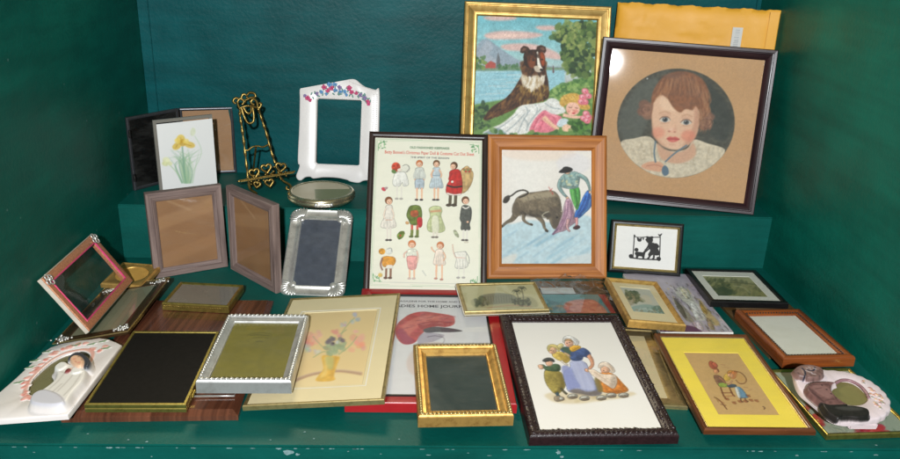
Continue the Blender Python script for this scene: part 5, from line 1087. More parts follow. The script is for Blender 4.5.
# --- small palm and building picture
o, w, h, d = frame_things('silver_gilt_frame', 'small wide pale gilt frame with a faded picture of palm trees', 'framed picture', P['palm'], .014, [(0, -.004), (.001, -.0012), (.003, 0), (.005, -.001), (.0062, -.0035), (.009, -.0045)], M['goldpale'], GROUP)
c = canvas([(462, 286), (534, 283), (546.5, 306.8), (466, 310)], w, h, d, (212, 204, 160), 17); c.at(450, 265, 5); c.tone((196, 186, 140), .35, 30)
c.poly([(110, 170), (160, 156), (240, 140), (300, 140), (330, 150), (410, 150), (440, 196), (330, 206), (160, 206), (116, 200)], (146, 142, 108), 4, .5)
c.poly([(160, 146), (240, 134), (300, 138), (332, 150), (330, 176), (260, 184), (160, 190), (150, 170)], (134, 136, 116), 1.4, .85)
for k in range(12): c.line([(166 + k * 13, 150 - k * .8), (168 + k * 13, 184 - k * .6)], 3, (92, 94, 80), .8, .7, False)
c.dabs([(120, 166), (170, 150), (200, 186), (130, 198)], [(96, 104, 78), (120, 124, 92), (76, 84, 66)], 36, 6, .7); c.dabs([(300, 150), (400, 160), (414, 192), (320, 192)], [(84, 90, 70), (110, 116, 86), (66, 72, 58)], 50, 5, .7)
for x, y0, y1 in ((362, 112, 184), (336, 126, 186)):
    c.line([(x, y0), (x + 6, (y0 + y1) / 2), (x + 4, y1)], 3, (70, 66, 54), .6)
    for k in range(9):
        a = R(k * 42 + 8); c.line([(x, y0), (x + 14 * math.cos(a), y0 - 5 + 7 * math.sin(a)), (x + 24 * math.cos(a), y0 + 4 + 10 * math.sin(a))], [3.4, 1.4], (72, 76, 62), .6, .9)
c.line([(180, 206), (250, 196), (320, 190), (410, 196)], 4, (186, 130, 110), 1.4, .6); c.poly([(60, 206), (250, 208), (470, 196), (490, 214), (90, 226)], (196, 190, 152), 4, .6)
art_panel(o, c, w, h, d, -.0052); glass(o, w, h, d, -.0042)
v, f, uv = bars(w, h, [(-.002, -.0095), (-.002, -.009), (.004, -.009)], .0142); from_py('white_mount_edge', v, f, M['white_mat'], o, 0, uv)

# --- print in a clear plastic sleeve
p = P['wrap']; w, h = p[6], p[7]
o = thing('sleeved_print', 'unframed pink and teal print in a crumpled clear plastic sleeve with a white label', 'print', p, GROUP)
v, f = rect(-w / 2, w / 2, 0, h, -.006); from_py('card', v, f, M['olivewood'], o, uvs=[(a[0], a[1]) for a in v])
c = Cv([(0, 0), (180, 0), (180, 100), (0, 100)], .176, .106, (96, 150, 150), 600, 5)
c.poly([(46, 110), (52, 60), (80, 34), (120, 28), (146, 40), (152, 110)], (206, 128, 108), 4, 1, True, .1); c.dabs([(46, 100), (60, 50), (120, 30), (150, 60), (150, 100)], [(226, 156, 132), (190, 106, 92), (214, 140, 110)], 60, 6, .5); c.dabs([(0, 60), (46, 60), (46, 100), (0, 100)], [(70, 120, 124), (130, 176, 170), (170, 150, 110)], 30, 6, .6)
c.poly([(160, 0), (180, 0), (180, 100), (166, 100)], (178, 76, 62), 1, 1, False)
c.mesh('picture', -w / 2 + .010, .004, -.0045, M['print'], o)
v, f = rect(-.082, .008, .112, .150, -.0035); from_py('paper_label', v, f, M['clear'], o)
rs = np.random.RandomState(3); nx = ny = 42; X, Y = np.meshgrid(np.linspace(-w / 2 - .004, w / 2 + .004, nx), np.linspace(-.004, h + .012, ny)); Z = np.zeros_like(X) + .001
for k in range(26):
    a = rs.rand() * math.pi; x0, y0 = (rs.rand() - .5) * w, h * (1 - .7 * rs.rand() ** 2); dd = (X - x0) * math.sin(a) - (Y - y0) * math.cos(a); tt = np.abs((X - x0) * math.cos(a) + (Y - y0) * math.sin(a))
    Z += (.004 + .004 * rs.rand()) * np.exp(-(dd / .005) ** 2) * np.clip(1 - tt / .06, 0, 1) * np.clip(Y / h, .15, 1)
vs = np.stack([X, Y, Z], 2).reshape(-1, 3); fs = [(j * nx + i, j * nx + i + 1, j * nx + nx + i + 1, j * nx + nx + i) for j in range(ny - 1) for i in range(nx - 1)]
from_py('plastic_sleeve', vs, fs, M['plastic'], o, 60)

# --- small gilt watercolour, tilted
o, w, h, d = frame_things('gilt_watercolour_frame', 'small gilt frame with a pale landscape watercolour, tilted on the lilac print', 'framed picture', P['gold14'], .020, [(0, -.005), (.001, -.002), (.003, 0), (.007, -.0005), (.009, -.003), (.012, -.006), (.0135, -.007)], M['goldbright'], GROUP)
x0, x1, y0, y1 = inner(w, h, d); hole = (-.041, .041, .062, h - .036)
ring_board('mat', x0, x1, y0, y1, hole, -.0075, .0012, M['cream_mat'], o)
c = Cv([(619.6, 284), (648.9, 285.8), (667.6, 311.6), (632, 307)], .082, h - .098, (206, 206, 190), 900, 6); c.at(600, 260, 5.625); c.tone((190, 196, 186), .4, 12)
c.poly([(120, 190), (150, 170), (190, 180), (200, 210), (170, 230), (140, 230)], (170, 158, 130), 3, .8); c.poly([(150, 160), (190, 156), (210, 180), (250, 206), (230, 214), (190, 196), (160, 186)], (84, 108, 76), 2, .9); c.dabs([(140, 150), (200, 160), (240, 210), (180, 220), (150, 200)], [(70, 92, 64), (110, 126, 90), (150, 140, 104)], 50, 6, .7)
c.poly([(170, 240), (240, 226), (300, 234), (350, 250), (380, 290), (300, 285), (190, 270)], (150, 176, 166), 3, .9); c.poly([(290, 250), (330, 234), (370, 262), (384, 290), (330, 286)], (92, 128, 112), 3, .8); c.line([(190, 262), (250, 250), (330, 276)], 5, (206, 216, 206), 1.6, .8); c.dabs([(190, 250), (330, 240), (370, 290), (200, 272)], [(110, 140, 126), (196, 206, 196), (140, 130, 100)], 40, 5, .5); c.poly([(220, 190), (260, 176), (290, 220), (250, 220)], (214, 206, 180), 4, .7)
c.mesh('picture', hole[0], hole[2], -.0088, M['print'], o); glass(o, w, h, d, -.0068, 'glass_soft')

# --- lilac print, unframed
p = P['coll15']; w, h = p[6], p[7]
o = thing('mounted_print', 'unframed lilac print of pale gowned figures, partly under the gilt watercolour', 'print', p, GROUP)
vs, fs, uv = bars(w, h, [(0, -.002), (.0008, -.0004), (.004, -.0006), (.0045, -.001)], .010); from_py('board', vs, fs, M['white_mat'], o, 0, uv)
c = Cv([(626, 275), (683, 273), (736, 332), (658, 332)], w - .001, h - .001, (176, 168, 182), 760, 8); c.at(635, 275, 7.06); c.tone((196, 188, 192), .5, 14); c.tone((150, 140, 152), .3, 5)
c.poly([(-60, 0), (120, 10), (200, 90), (290, 260), (380, 400), (140, 404), (40, 300)], (170, 160, 168), 6, .6)
for pts, cc in (([(270, 90), (310, 70), (350, 90), (390, 140), (420, 190), (440, 250), (470, 300), (430, 300), (390, 230), (340, 180), (290, 140)], (196, 196, 180)), ([(360, 170), (420, 180), (470, 240), (500, 300), (430, 310), (390, 250)], (214, 214, 206)), ([(250, 140), (300, 190), (350, 230), (390, 300), (410, 330), (360, 320), (300, 250)], (146, 140, 120)), ([(430, 150), (480, 200), (540, 270), (600, 330), (560, 350), (490, 290)], (190, 166, 110)), ([(380, 330), (440, 330), (480, 370), (520, 404), (380, 404)], (196, 170, 186)), ([(540, 190), (620, 260), (710, 400), (640, 400), (600, 330)], (190, 184, 190)), ([(330, 60), (420, 110), (500, 180), (540, 200), (480, 130), (400, 50)], (166, 156, 172))): c.poly(pts, cc, 3, .85, True, .12)
c.ink = 1.5
for pts, cc in (([(300, 96), (330, 80), (356, 100), (372, 140), (350, 156), (318, 130)], (214, 212, 196)), ([(372, 186), (404, 190), (436, 236), (452, 290), (420, 296), (392, 246)], (226, 226, 222)), ([(262, 150), (290, 176), (330, 236), (350, 296), (318, 270), (280, 210)], (96, 92, 76)), ([(440, 170), (470, 206), (500, 250), (484, 262), (452, 220)], (186, 152, 72)), ([(420, 330), (452, 330), (480, 380), (440, 396)], (224, 206, 214)), ([(500, 290), (540, 330), (560, 380), (520, 372)], (170, 146, 110))): c.poly(pts, cc, .9, .95, True, .12)
c.ink = 0
for k in range(330):
    x, y = 180 + c.rs.rand() * 480, 40 + c.rs.rand() * 350; L_ = 10 + c.rs.rand() * 40
    c.line([(x, y), (x + L_ * .4 + c.rs.randn() * 6, y + L_ * .5), (x + L_ * .62, y + L_ * .8)], 1.5 + c.rs.rand() * 4, [(74, 68, 58), (232, 230, 226), (134, 118, 78), (206, 184, 110), (112, 98, 118), (58, 56, 52), (212, 190, 196), (150, 160, 140)][k % 8], .7, .75)
c.poly([(140, 340), (360, 350), (430, 372), (450, 408), (160, 408)], (96, 58, 88), 2, .95); c.line([(170, 396), (200, 384), (210, 400)], 4, (220, 210, 220), .8); c.line([(250, 400), (300, 396)], 3, (206, 196, 210), .8, .8, False)
c.mesh('picture', -w / 2 + .0005, .0005, .0003, M['paintgloss'], o)

# --- black framed landscape
o, w, h, d = frame_things('black_landscape_frame', 'flat black frame with an old greenish landscape picture and cream mat', 'framed picture', P['blk13'], .017, [(0, -.004), (.001, -.001), (.003, 0), (.011, 0), (.014, -.003)], M['black'], GROUP)
x0, x1, y0, y1 = inner(w, h, d); hole = (-.067, .067, .044, h - .044)
ring_board('mat', x0, x1, y0, y1, hole, -.0042, .0012, M['white_mat'], o)
c = Cv([(108, 68), (292, 82), (378, 162), (180, 142)], .134, h - .088, (150, 146, 92), 700, 9); c.at(0, 0, 1); c.tone((176, 168, 116), .5, 14)
c.poly([(108, 68), (292, 82), (320, 104), (130, 90)], (186, 182, 136), 4, .8); c.dabs([(125, 80), (200, 90), (250, 140), (180, 142)], [(92, 96, 60), (120, 120, 76), (70, 78, 50)], 60, 5, .6); c.dabs([(220, 90), (310, 104), (370, 160), (250, 146)], [(140, 134, 88), (110, 110, 74), (170, 160, 110)], 60, 5, .6); c.poly([(170, 116), (200, 112), (236, 136), (200, 146), (180, 142)], (74, 84, 54), 3, .85); c.line([(230, 110), (270, 118), (300, 140)], 4, (190, 184, 140), 2, .7); c.line([(180, 96), (260, 102), (320, 112)], 2, (96, 96, 66), 1, .7)
c.mesh('picture', hole[0], hole[2], -.0056, M['print'], o); glass(o, w, h, d, -.0036)

# --- orange-brown frame, blank
prof = [(0, -.007), (.001, -.003), (.004, -.0005), (.009, 0), (.014, -.0015), (.016, -.004), (.020, -.005), (.0215, -.0065), (.0235, -.009)]
o, w, h, d = frame_things('beaded_wood_frame', 'orange-brown wooden frame with dark beading and a blank white sheet', 'picture frame', P['brn16'], .026, prof, M['orangewood'], GROUP)
beading('dark_beads', w, h, .0178, -.0040, .0072, (.0026, .0024), 0, M['ebony'], o, .9)
c = canvas([(0, 0), (100, 0), (100, 150), (0, 150)], w, h, d, (238, 235, 224), 3); c.tone((226, 222, 208), .5, 30); c.dabs([(10, 20), (90, 20), (90, 130), (10, 130)], [(230, 227, 214), (240, 238, 228)], 40, 8, .3)
art_panel(o, c, w, h, d, -.010, name='blank_sheet'); glass(o, w, h, d, -.0092, 'glass_soft')

# --- yellow mat frame
prof = [(0, -.005), (.001, -.002), (.003, 0), (.007, -.0005), (.0095, -.002), (.011, -.0045)]
o, w, h, d = frame_things('yellow_mat_frame', 'brown frame with a bright yellow mat around a tan drawing', 'framed picture', P['yel17'], .013, prof, M['brownwood'], GROUP)
v, f, uv = bars(w - 2 * (d - .0005), h - 2 * (d - .0005), [(0, -.004), (.0006, -.0036), (.0022, -.0044), (.0026, -.006)], .0085); from_py('gilt_liner', [(a, b + d - .0005, z) for a, b, z in v], f, M['goldpale'], o, 0, uv)
x0, x1, y0, y1 = inner(w, h, d); hole = (-.063, .063, .054, h - .073)
ring_board('mat', x0, x1, y0, y1, hole, -.0058, .0012, M['yellow_mat'], o)
c = Cv([(38, 52), (365, 50), (598, 405), (250, 410)], .126, h - .127, (206, 168, 112), 900, 4); c.at(0, 0, 1); c.tone((196, 160, 108), .4, 40); c.mottle(.02, 4)
c.ink = 1.1; b1, b2 = (120, 70, 48), (166, 106, 66)
c.poly([(192, 116), (202, 100), (222, 110), (240, 136), (232, 152), (204, 142)], (168, 84, 62), 1.2, .9); c.ell(236, 160, 15, 16, (220, 158, 112), 30, 1.2); c.line([(228, 150), (244, 150), (252, 166)], 5, (150, 90, 60), 1, .9)
c.poly([(222, 190), (250, 184), (282, 210), (292, 236), (264, 252), (244, 236)], (128, 90, 70), 1.2, .9, True, .2); c.poly([(250, 232), (290, 230), (320, 244), (300, 252), (262, 252)], (150, 176, 74), 1.2, .9); c.poly([(300, 236), (346, 236), (350, 250), (310, 254)], (58, 78, 100), 1, .9)
c.line([(262, 254), (280, 300), (298, 322)], 6, b1, 1, .9); c.line([(312, 252), (330, 290), (344, 304)], 6, b1, 1, .9); c.line([(268, 286), (332, 284)], 5, b1, 1, .8, False); c.line([(276, 306), (340, 300)], 5, b2, 1, .8, False)
c.poly([(350, 250), (380, 256), (410, 292), (420, 308), (392, 312), (372, 312), (356, 284)], (106, 146, 176), 1.2, .95, True, .12); c.poly([(344, 256), (362, 258), (376, 312), (360, 304)], (222, 222, 216), 1.2, .9)
c.ell(300, 196, 20, 22, (216, 178, 74), 30, 1.4, .9); c.ell(318, 176, 17, 18, (226, 170, 128), 20, 1.2); c.poly([(300, 166), (318, 154), (338, 160), (340, 176), (324, 168), (308, 176)], (196, 138, 66), 1.2); c.ell(338, 180, 18, 26, (212, 130, 74), 20, 1.6, .85); c.ell(326, 186, 10, 12, (226, 168, 120), 0, 1.4, .9); c.line([(340, 160), (380, 168), (408, 200), (402, 226), (372, 230), (350, 210)], 5, (160, 110, 66), 1, .9); c.poly([(350, 176), (384, 178), (400, 206), (386, 220), (360, 214)], (202, 156, 92), 3, .7)
c.poly([(210, 118), (226, 108), (244, 128), (236, 140)], (196, 104, 78), 1.2); c.line([(250, 196), (276, 214), (292, 232)], 8, (176, 120, 90), 1); c.line([(330, 214), (318, 232), (300, 240)], 7, (222, 168, 126), 1); c.line([(376, 312), (380, 330), (392, 334)], 5, (120, 80, 60), .8); c.line([(400, 312), (408, 328), (420, 330)], 5, (120, 80, 60), .8)
for q in ([(260, 120), (290, 124)], [(280, 136), (310, 142)], [(390, 250), (420, 254)], [(420, 270), (440, 262)]): c.line(q, 3, (166, 120, 80), 1, .7, False)
for x, y in ((300, 320), (372, 332), (404, 330), (436, 324), (466, 326), (420, 300), (340, 340)): c.ell(x, y, 13, 6, (158, 92, 56), 20, 1.6, .7); c.line([(x - 8, y), (x + 10, y - 8)], 3, b1, 1, .6, False)
c.line([(226, 310), (260, 330), (300, 378)], 4, b1, 1, .8); c.line([(244, 326), (286, 344)], 4, b2, 1, .8, False); c.line([(262, 350), (296, 356)], 4, b1, 1, .8, False); c.line([(236, 312), (252, 340)], 5, (150, 120, 60), 1, .8, False); c.line([(500, 356), (512, 364), (506, 372)], 4, (112, 76, 60), 1, .8)
c.mesh('picture', hole[0], hole[2], -.0072, M['print'], o); glass(o, w, h, d, -.0052, 'glass_soft')

# --- floral print, gold edge
o, w, h, d = frame_things('poppy_print_frame', 'narrow gold frame with a print of red poppies, under the boot figurine frame', 'framed picture', P['low18'], .012, [(0, -.003), (.001, -.001), (.003, 0), (.006, -.001), (.008, -.003)], M['goldedge'], GROUP)
c = canvas([(775, 350), (850, 367), (915, 429), (830, 431)], w, h, d, (160, 168, 148), 12); c.at(770, 350, 4.83); c.tone((186, 188, 166), .5, 26)
for x, y, s, cc in ((230, 285, 46, (190, 56, 44)), (214, 262, 30, (206, 84, 58)), (244, 316, 30, (170, 40, 36)), (520, 380, 60, (188, 44, 52)), (560, 364, 40, (204, 70, 70)), (480, 392, 40, (170, 34, 44)), (590, 390, 30, (180, 44, 50)), (170, 200, 26, (196, 90, 60))):
    for k in range(6): c.ell(x + c.rs.randn() * s * .3, y + c.rs.randn() * s * .25, s * .6, s * .45, tuple(np.clip(np.array(cc) + c.rs.randn(3) * 14, 0, 255)), c.rs.rand() * 180, 1.6, .8)
for k in range(60):
    x, y = 60 + c.rs.rand() * 560, 100 + c.rs.rand() * 300; c.line([(x, y), (x + 20 + c.rs.randn() * 20, y + 20 + c.rs.rand() * 20)], 4 + c.rs.rand() * 5, [(120, 140, 112), (190, 192, 170), (96, 118, 92), (206, 196, 160)][k % 4], 1.4, .5, False)
c.ell(232, 280, 8, 6, (226, 190, 90)); c.ell(238, 296, 6, 5, (226, 190, 90))
art_panel(o, c, w, h, d, -.0042); glass(o, w, h, d, -.0034)

# --- plain brown frame beneath the blank one
o, w, h, d = frame_things('flat_brown_frame', 'flat dull brown frame mostly hidden beneath the blank orange-brown frame', 'picture frame', P['brn36'], .010, flatprof(.030, .003), M['olivewood'], GROUP)
v, f = rect(*inner(w, h, d), -.004); from_py('insert_panel', v, f, M['greyglass'], o); glass(o, w, h, d, -.0032)
# --- gilt frame in plastic
o, w, h, d = frame_things('wrapped_gilt_frame', 'gilt frame in cloudy plastic between the carved frame and yellow-mat frame', 'picture frame', P['gilt34'], .010, [(0, -.004), (.001, -.001), (.004, 0), (.012, -.0005), (.014, -.003), (.022, -.002), (.034, -.006)], M['goldpale'], GROUP)
v, f = rect(*inner(w, h, d), -.006); from_py('insert_panel', v, f, M['cream_mat'], o)
rs = np.random.RandomState(8); nx, ny = 26, 60; X, Y = np.meshgrid(np.linspace(-w / 2 - .004, w / 2 + .018, nx), np.linspace(-.012, h + .004, ny)); Z = np.full_like(X, .0008)
for k in range(22):
    a = rs.rand() * math.pi; x0, y0 = (rs.rand() - .5) * w, h * rs.rand(); dd = (X - x0) * math.sin(a) - (Y - y0) * math.cos(a); tt = np.abs((X - x0) * math.cos(a) + (Y - y0) * math.sin(a)); Z += .0022 * np.exp(-(dd / .004) ** 2) * np.clip(1 - tt / .05, 0, 1)
vs = np.stack([X, Y, Z], 2).reshape(-1, 3); fs = [(j * nx + i, j * nx + i + 1, j * nx + nx + i + 1, j * nx + nx + i) for j in range(ny - 1) for i in range(nx - 1)]
from_py('plastic_sleeve', vs, fs, M['plastic'], o, 60)

# --- walnut plaque
p = P['plq28']; w, h = p[6], p[7]
o = thing('wooden_plaque', 'large glossy striped brown wooden plaque under the folded black frame', 'plaque', p)
bm = bmesh.new(); lp = [[bm.verts.new((a, b, z)) for a, b in ((-w / 2 + i, i), (w / 2 - i, i), (w / 2 - i, h - i), (-w / 2 + i, h - i))] for i, z in ((0, -.0178), (0, -.008), (.012, -.0002), (.0135, 0))]
for a, b in zip(lp, lp[1:]):
    for k in range(4): bm.faces.new((a[k], a[(k + 1) % 4], b[(k + 1) % 4], b[k]))
bm.faces.new(lp[-1]); bm.faces.new(lp[0][::-1]); ul = bm.loops.layers.uv.new('UVMap')
for f_ in bm.faces:
    for l_ in f_.loops: l_[ul].uv = (l_.vert.co.y * 1.0 + l_.vert.co.x * .18, l_.vert.co.x - l_.vert.co.y * .12)
from_bm('plaque_board', bm, M['walnut'], o)
bm = bmesh.new(); tube(bm, [(.07, .052, .004), (.15, .052, .004), (.15, .066, .004), (.07, .066, .004)], .0022, 7, True); from_bm('reflection_wire', bm, M['silver'], o, 60)  # bright wire added for the silver frame's reflection in the gloss
# --- black panel with brass edges, folded in two leaves
p = P['pan27']; w, h = p[6], p[7]
o = thing('folded_brass_frame', 'folded double frame, black inside thin brass edges, on the striped plaque', 'picture frame', p, GROUP)
for z0, nm in ((0, 'upper_leaf'), (-.0092, 'lower_leaf')):
    v, f, uv = bars(w, h, [(0, z0 - .0012), (.0006, z0), (.0052, z0), (.0058, z0 - .0012)], .0085 - z0); q = from_py(nm, v, f, M['goldedge'], o, 0, uv)
v, f = rect(*inner(w, h, .0058), -.0016); from_py('black_panel', v, f, M['blackvelvet'], o)
for y in (.05, h - .05):
    bm = bmesh.new(); bmesh.ops.create_cone(bm, segments=10, radius1=.003, radius2=.003, depth=.02, cap_ends=True, matrix=Matrix.Translation((w / 2 + .0015, y, -.0086)) @ Matrix.Rotation(R(90), 4, 'X')); from_bm('hinge', bm, M['goldedge'], o, 60)
# --- small grey frame
p = P['gry29']
o, w, h, d = frame_things('small_brass_frame', 'small wide brass-edged frame with plain grey insert, on the striped plaque', 'picture frame', p, .020, [(0, -.004), (.001, -.001), (.003, 0), (.006, -.001), (.008, -.003)], M['goldedge'], GROUP)
beading('beaded_edge', w, h, .0012, -.009, .006, (.0026, .0026), 0, M['brass'], o, 1)
v, f = rect(*inner(w, h, d), -.0042); from_py('insert_panel', v, f, M['greyglass'], o); glass(o, w, h, d, -.0034)
# --- bronzed mirror with silver corners
p = P['mir30']
o, w, h, d = frame_things('corner_ornament_frame', 'dark bronzed frame with silver corner ornaments and painted-on mirror reflection, under the pink enamel frame', 'picture frame', p, .008, [(0, -.003), (.0008, -.0006), (.002, 0), (.0265, -.0008), (.028, -.0022)], M['tortoise'], 'picture frames set out on the shelf')
v, f, uv = bars(w, h, [(0, -.0005), (.0002, .0006), (.0018, .0006), (.002, -.0002)], .002); from_py('bright_edge', v, f, M['goldpale'], o, 0, uv)
v, f = rect(*inner(w, h, d), -.003); from_py('insert_panel', v, f, M['mirror_beige'], o); glass(o, w, h, d, -.0024)  # the mirror's beige reflection is painted on this panel
rnd = random.Random(2)
for sx, y in ((-1, .02), (1, .02), (-1, h - .02), (1, h - .02)):
    bm = bmesh.new()
    for k in range(26): ball(bm, (sx * (w / 2 - .020) + rnd.gauss(0, .0085), y + rnd.gauss(0, .0075), .001), (.0034, .0028, .0026), 1)
    from_bm('corner_ornament', bm, M['silver'], o, 80)
# --- small gilt oval
o = thing('oval_gilt_frame', 'small gilt frame with an oval tan centre in the left back corner', 'picture frame', (.074, -.232, .024, -8, 5, 0), GROUP)
w, h = .112, .118
v, f, uv = bars(w, h, [(0, -.004), (.002, -.001), (.005, 0), (.009, -.002)], .014); from_py('frame_moulding', v, f, M['goldbright'], o, 40, uv)
ov = [(.042 * math.cos(2 * math.pi * k / 40), h / 2 + .040 * math.sin(2 * math.pi * k / 40)) for k in range(40)]
slab('spandrel_plate', [(-w / 2 + .008, .008), (w / 2 - .008, .008), (w / 2 - .008, h - .008), (-w / 2 + .008, h - .008)], .006, M['goldbright'], o, hole=ov, bev=.001, z=-.0022)
flat_poly('tan_oval', [(a * 1.02, h / 2 + (b - h / 2) * 1.02) for a, b in ov], -.0045, m_plain('tan_card_oval', (208, 160, 78), .6), o)
# --- pink enamel frame
p = P['pink32']; w, h = p[6], p[7]; d = .0235
o = thing('pink_enamel_frame', 'empty salmon and pink enamelled frame with silver corner bows, leaning on the left wall', 'picture frame', p, GROUP)
v, f, uv = bars(w, h, [(0, -.002), (.0012, -.0004), (.003, 0), (.017, -.001), (.018, -.003)], .013); from_py('frame_moulding', v, f, M['pinkgold'], o, 40, uv)
v, f, uv = bars(w + .002, h + .002, [(0, -.003), (.0006, -.0026), (.0012, -.003)], .0125); from_py('white_edge', [(a, b - .001, z) for a, b, z in v], f, M['whiteside'], o, 0, uv)
v, f, uv = bars(w - .034, h - .034, [(0, -.0004), (.0006, .0008), (.003, .0006), (.0034, -.001)], .003); from_py('pink_rim', [(a, b + .017, z) for a, b, z in v], f, M['pinkrim'], o, 40, uv)
for cx, cy in ((-w / 2 + .012, h - .012), (w / 2 - .012, h - .012)):
    bm = bmesh.new()
    for a in (20, 100, 200, 290): tube(bm, [(cx + .008 * math.cos(R(a)) + .006 * math.cos(t), cy + .008 * math.sin(R(a)) + .006 * math.sin(t), .003) for t in np.linspace(0, 6.28, 10)[:-1]], .0018, 6, True)
    ball(bm, (cx, cy, .004), .0045, 2); from_bm('corner_bow', bm, M['silver'], o, 80)
v, f = rect(-w / 2 + .019, w / 2 - .019, .019, h - .019, -.006); from_py('glass_pane', v, f, M['glass_soft'], o)

# --- white bisque mirror frame with a little girl in relief
o = thing('bisque_girl_frame', 'white bisque oval frame with pink roses and a dark-haired girl in relief', 'picture frame', (.1, -.8, .03, -90, 6, 90), GROUP)
PLQ = [(-.0404,-.026),(.0853,-.0275),(.096,.2293),(.0795,.2452),(.0526,.2652),(.0308,.2734),(.0112,.2698),(-.0152,.2696),(-.0469,.2613),(-.0669,.2469),(-.0727,.2304),(-.0783,.1771),(-.0838,.123),(-.0909,.076),(-.0975,.0082),(-.0955,-.015),(-.0785,-.0238)]
OV = [(-.032,.0638),(-.0418,.0979),(-.0437,.1284),(-.0379,.1708),(-.029,.194),(-.0161,.2087),(.0007,.2145),(.0171,.2161),(.0335,.2071),(.0441,.1907),(.051,.157),(.0501,.118),(.0314,.076),(.012,.0573),(-.0063,.0459),(-.0187,.0477)]
slab('plaque_body', PLQ, .012, M['bisque'], o, hole=smooth_closed(OV, 4), bev=.004)
flat_poly('mirror_glass', [(a * 1.05, .13 + (b - .13) * 1.03) for a, b in smooth_closed(OV, 3)], -.005, M['mirror_olive'], o)  # mirror with its olive reflection put into the base colour
x0, y0, ww, hh = -.10, -.028, .20, .305
c = Cv([(x0, y0 + hh), (x0 + ww, y0 + hh), (x0 + ww, y0), (x0, y0)], ww, hh, (234, 226, 222), 900, 3); c.at(0, 0, 1)
rim = smooth_closed(OV, 3); rc = rim.mean(0); outer = rc + (rim - rc) * 1.12
ring = np.r_[outer, outer[:1], rim[::-1], rim[-1:]]
c.poly(ring, (232, 176, 160), .8, 1, False); c.bumpz(ring, .0022, 1.6, False)
rs = np.random.RandomState(2)
for (x, y) in [(X_ * .9 + .001, Y_ - .004) for X_, Y_ in [(-.0631,.1213),(-.0613,.145),(-.0593,.1735),(-.0554,.194),(-.0491,.2147),(-.0346,.2328),(-.021,.2432),(-.0069,.2528),(.0113,.2526),(-.0498,.0884),(-.0388,.0607),(-.0251,.0441),(-.0079,.0416),(.0387,.2251),(.0606,.2154),(.0658,.2304),(-.056,.105),(-.058,.160),(-.045,.222),(-.028,.240)]]:
    for k in range(5):
        a = rs.rand() * 6.28; r_ = .0065 * rs.rand(); e = .0052; X, Y = x + r_ * math.cos(a), y + r_ * math.sin(a)
        c.ell(X, Y, e, e * .8, [(230, 150, 136), (238, 186, 172), (222, 128, 116)][k % 3], a * 57, 1, .9); t = np.linspace(0, 6.28, 12)[:-1]; c.bumpz(np.c_[X + e * np.cos(t), Y + e * .8 * np.sin(t)], .0026, 1.6)
for (x, y) in [(-.0694,.1626),(-.0622,.2265),(-.0078,.2438),(.0258,.2443),(.0472,.2532),(.0662,.2201),(-.066,.104),(-.072,.19)]:
    for s in (-1, 1): c.ell(x + s * .004, y + s * .002, .0068, .0028, [(92, 124, 84), (120, 146, 104)][s > 0], 30 + s * 25, .8, .95); t = np.linspace(0, 6.28, 12)[:-1]; c.bumpz(np.c_[x + s * .004 + .006 * np.cos(t), y + s * .002 + .003 * np.sin(t)], .002, 1.4)
for q in ([(.06, .205), (.072, .19), (.064, .176)], [(.03, .26), (.05, .24), (.08, .225)], [(-.085, .11), (-.08, .08), (-.07, .05)]): c.line(q, .0013, (150, 160, 130), .5, .8)
BODY = [(.0105,-.003),(-.001,.0264),(.0101,.0462),(.0179,.0746),(.0123,.1021),(-.0012,.1238),(.0032,.1432),(.0214,.1404),(.0384,.1297),(.0614,.1143),(.0714,.1049),(.0792,.0693),(.0766,.0258),(.0767,-.0124),(.0519,-.0177)]
c.poly(BODY, (236, 230, 222), .8); c.bumpz(BODY, .016, 7)
SK = [(.0105,-.003),(-.001,.0264),(.0118,.0424),(.0385,.0313),(.0634,.0101),(.0767,-.0124),(.0519,-.0177)]
c.poly(SK, (206, 204, 214), 1.2, .85); c.bumpz(SK, .018, 5)
for q in ([(.024, .04), (.03, .07), (.03, .10)], [(.045, .03), (.05, .07), (.05, .104)], [(.064, .012), (.068, .05), (.066, .09)], [(.036, .03), (.042, .06)], [(.012, .112), (.03, .102), (.045, .112)], [(.006, .13), (.018, .118)]): c.line(q, .003, (196, 188, 178), 1.6, .8)
c.poly([(-.001,.1238),(.0032,.1432),(.018,.141),(.026,.125),(.016,.108)], (240, 236, 230), 1); c.bumpz([(-.001,.1238),(.0032,.1432),(.018,.141),(.026,.125),(.016,.108)], .019, 3)
c.poly([(.044,.122),(.062,.112),(.066,.096),(.05,.09),(.04,.104)], (240, 236, 230), 1); c.bumpz([(.044,.122),(.062,.112),(.066,.096),(.05,.09),(.04,.104)], .019, 3)
HAIR = [(.0155,.1495),(.0151,.1661),(.0258,.177),(.0455,.1655),(.068,.1373),(.0748,.1123),(.0669,.1071),(.057,.1209),(.0388,.14),(.0233,.1475)]
FACE = [(.023,.1439),(.0269,.1568),(.04,.1543),(.058,.1319),(.0633,.1131),(.0549,.1078),(.0397,.1196)]
c.poly(HAIR, (54, 58, 66), .8, 1, True, .15); c.bumpz(HAIR, .022, 4)
c.poly(FACE, (236, 190, 156), .8); c.bumpz(FACE, .025, 3.4)
c.ell(.036, .138, .004, .003, (232, 150, 126), 0, 1, .8); c.ell(.052, .122, .004, .003, (232, 150, 126), 0, 1, .8); c.ell(.041, .146, .0016, .0012, (60, 40, 36), 0, .4); c.ell(.053, .133, .0016, .0012, (60, 40, 36), 0, .4); c.line([(.041, .129), (.046, .125)], .0014, (190, 80, 76), .4, 1, False)
c.poly([(.033, .112), (.041, .107), (.038, .096), (.03, .1)], (120, 44, 44), .8); c.bumpz([(.033, .112), (.041, .107), (.038, .096), (.03, .1)], .021, 2)
c.ell(.036, .116, .004, .003, (238, 196, 166), 0, .6)
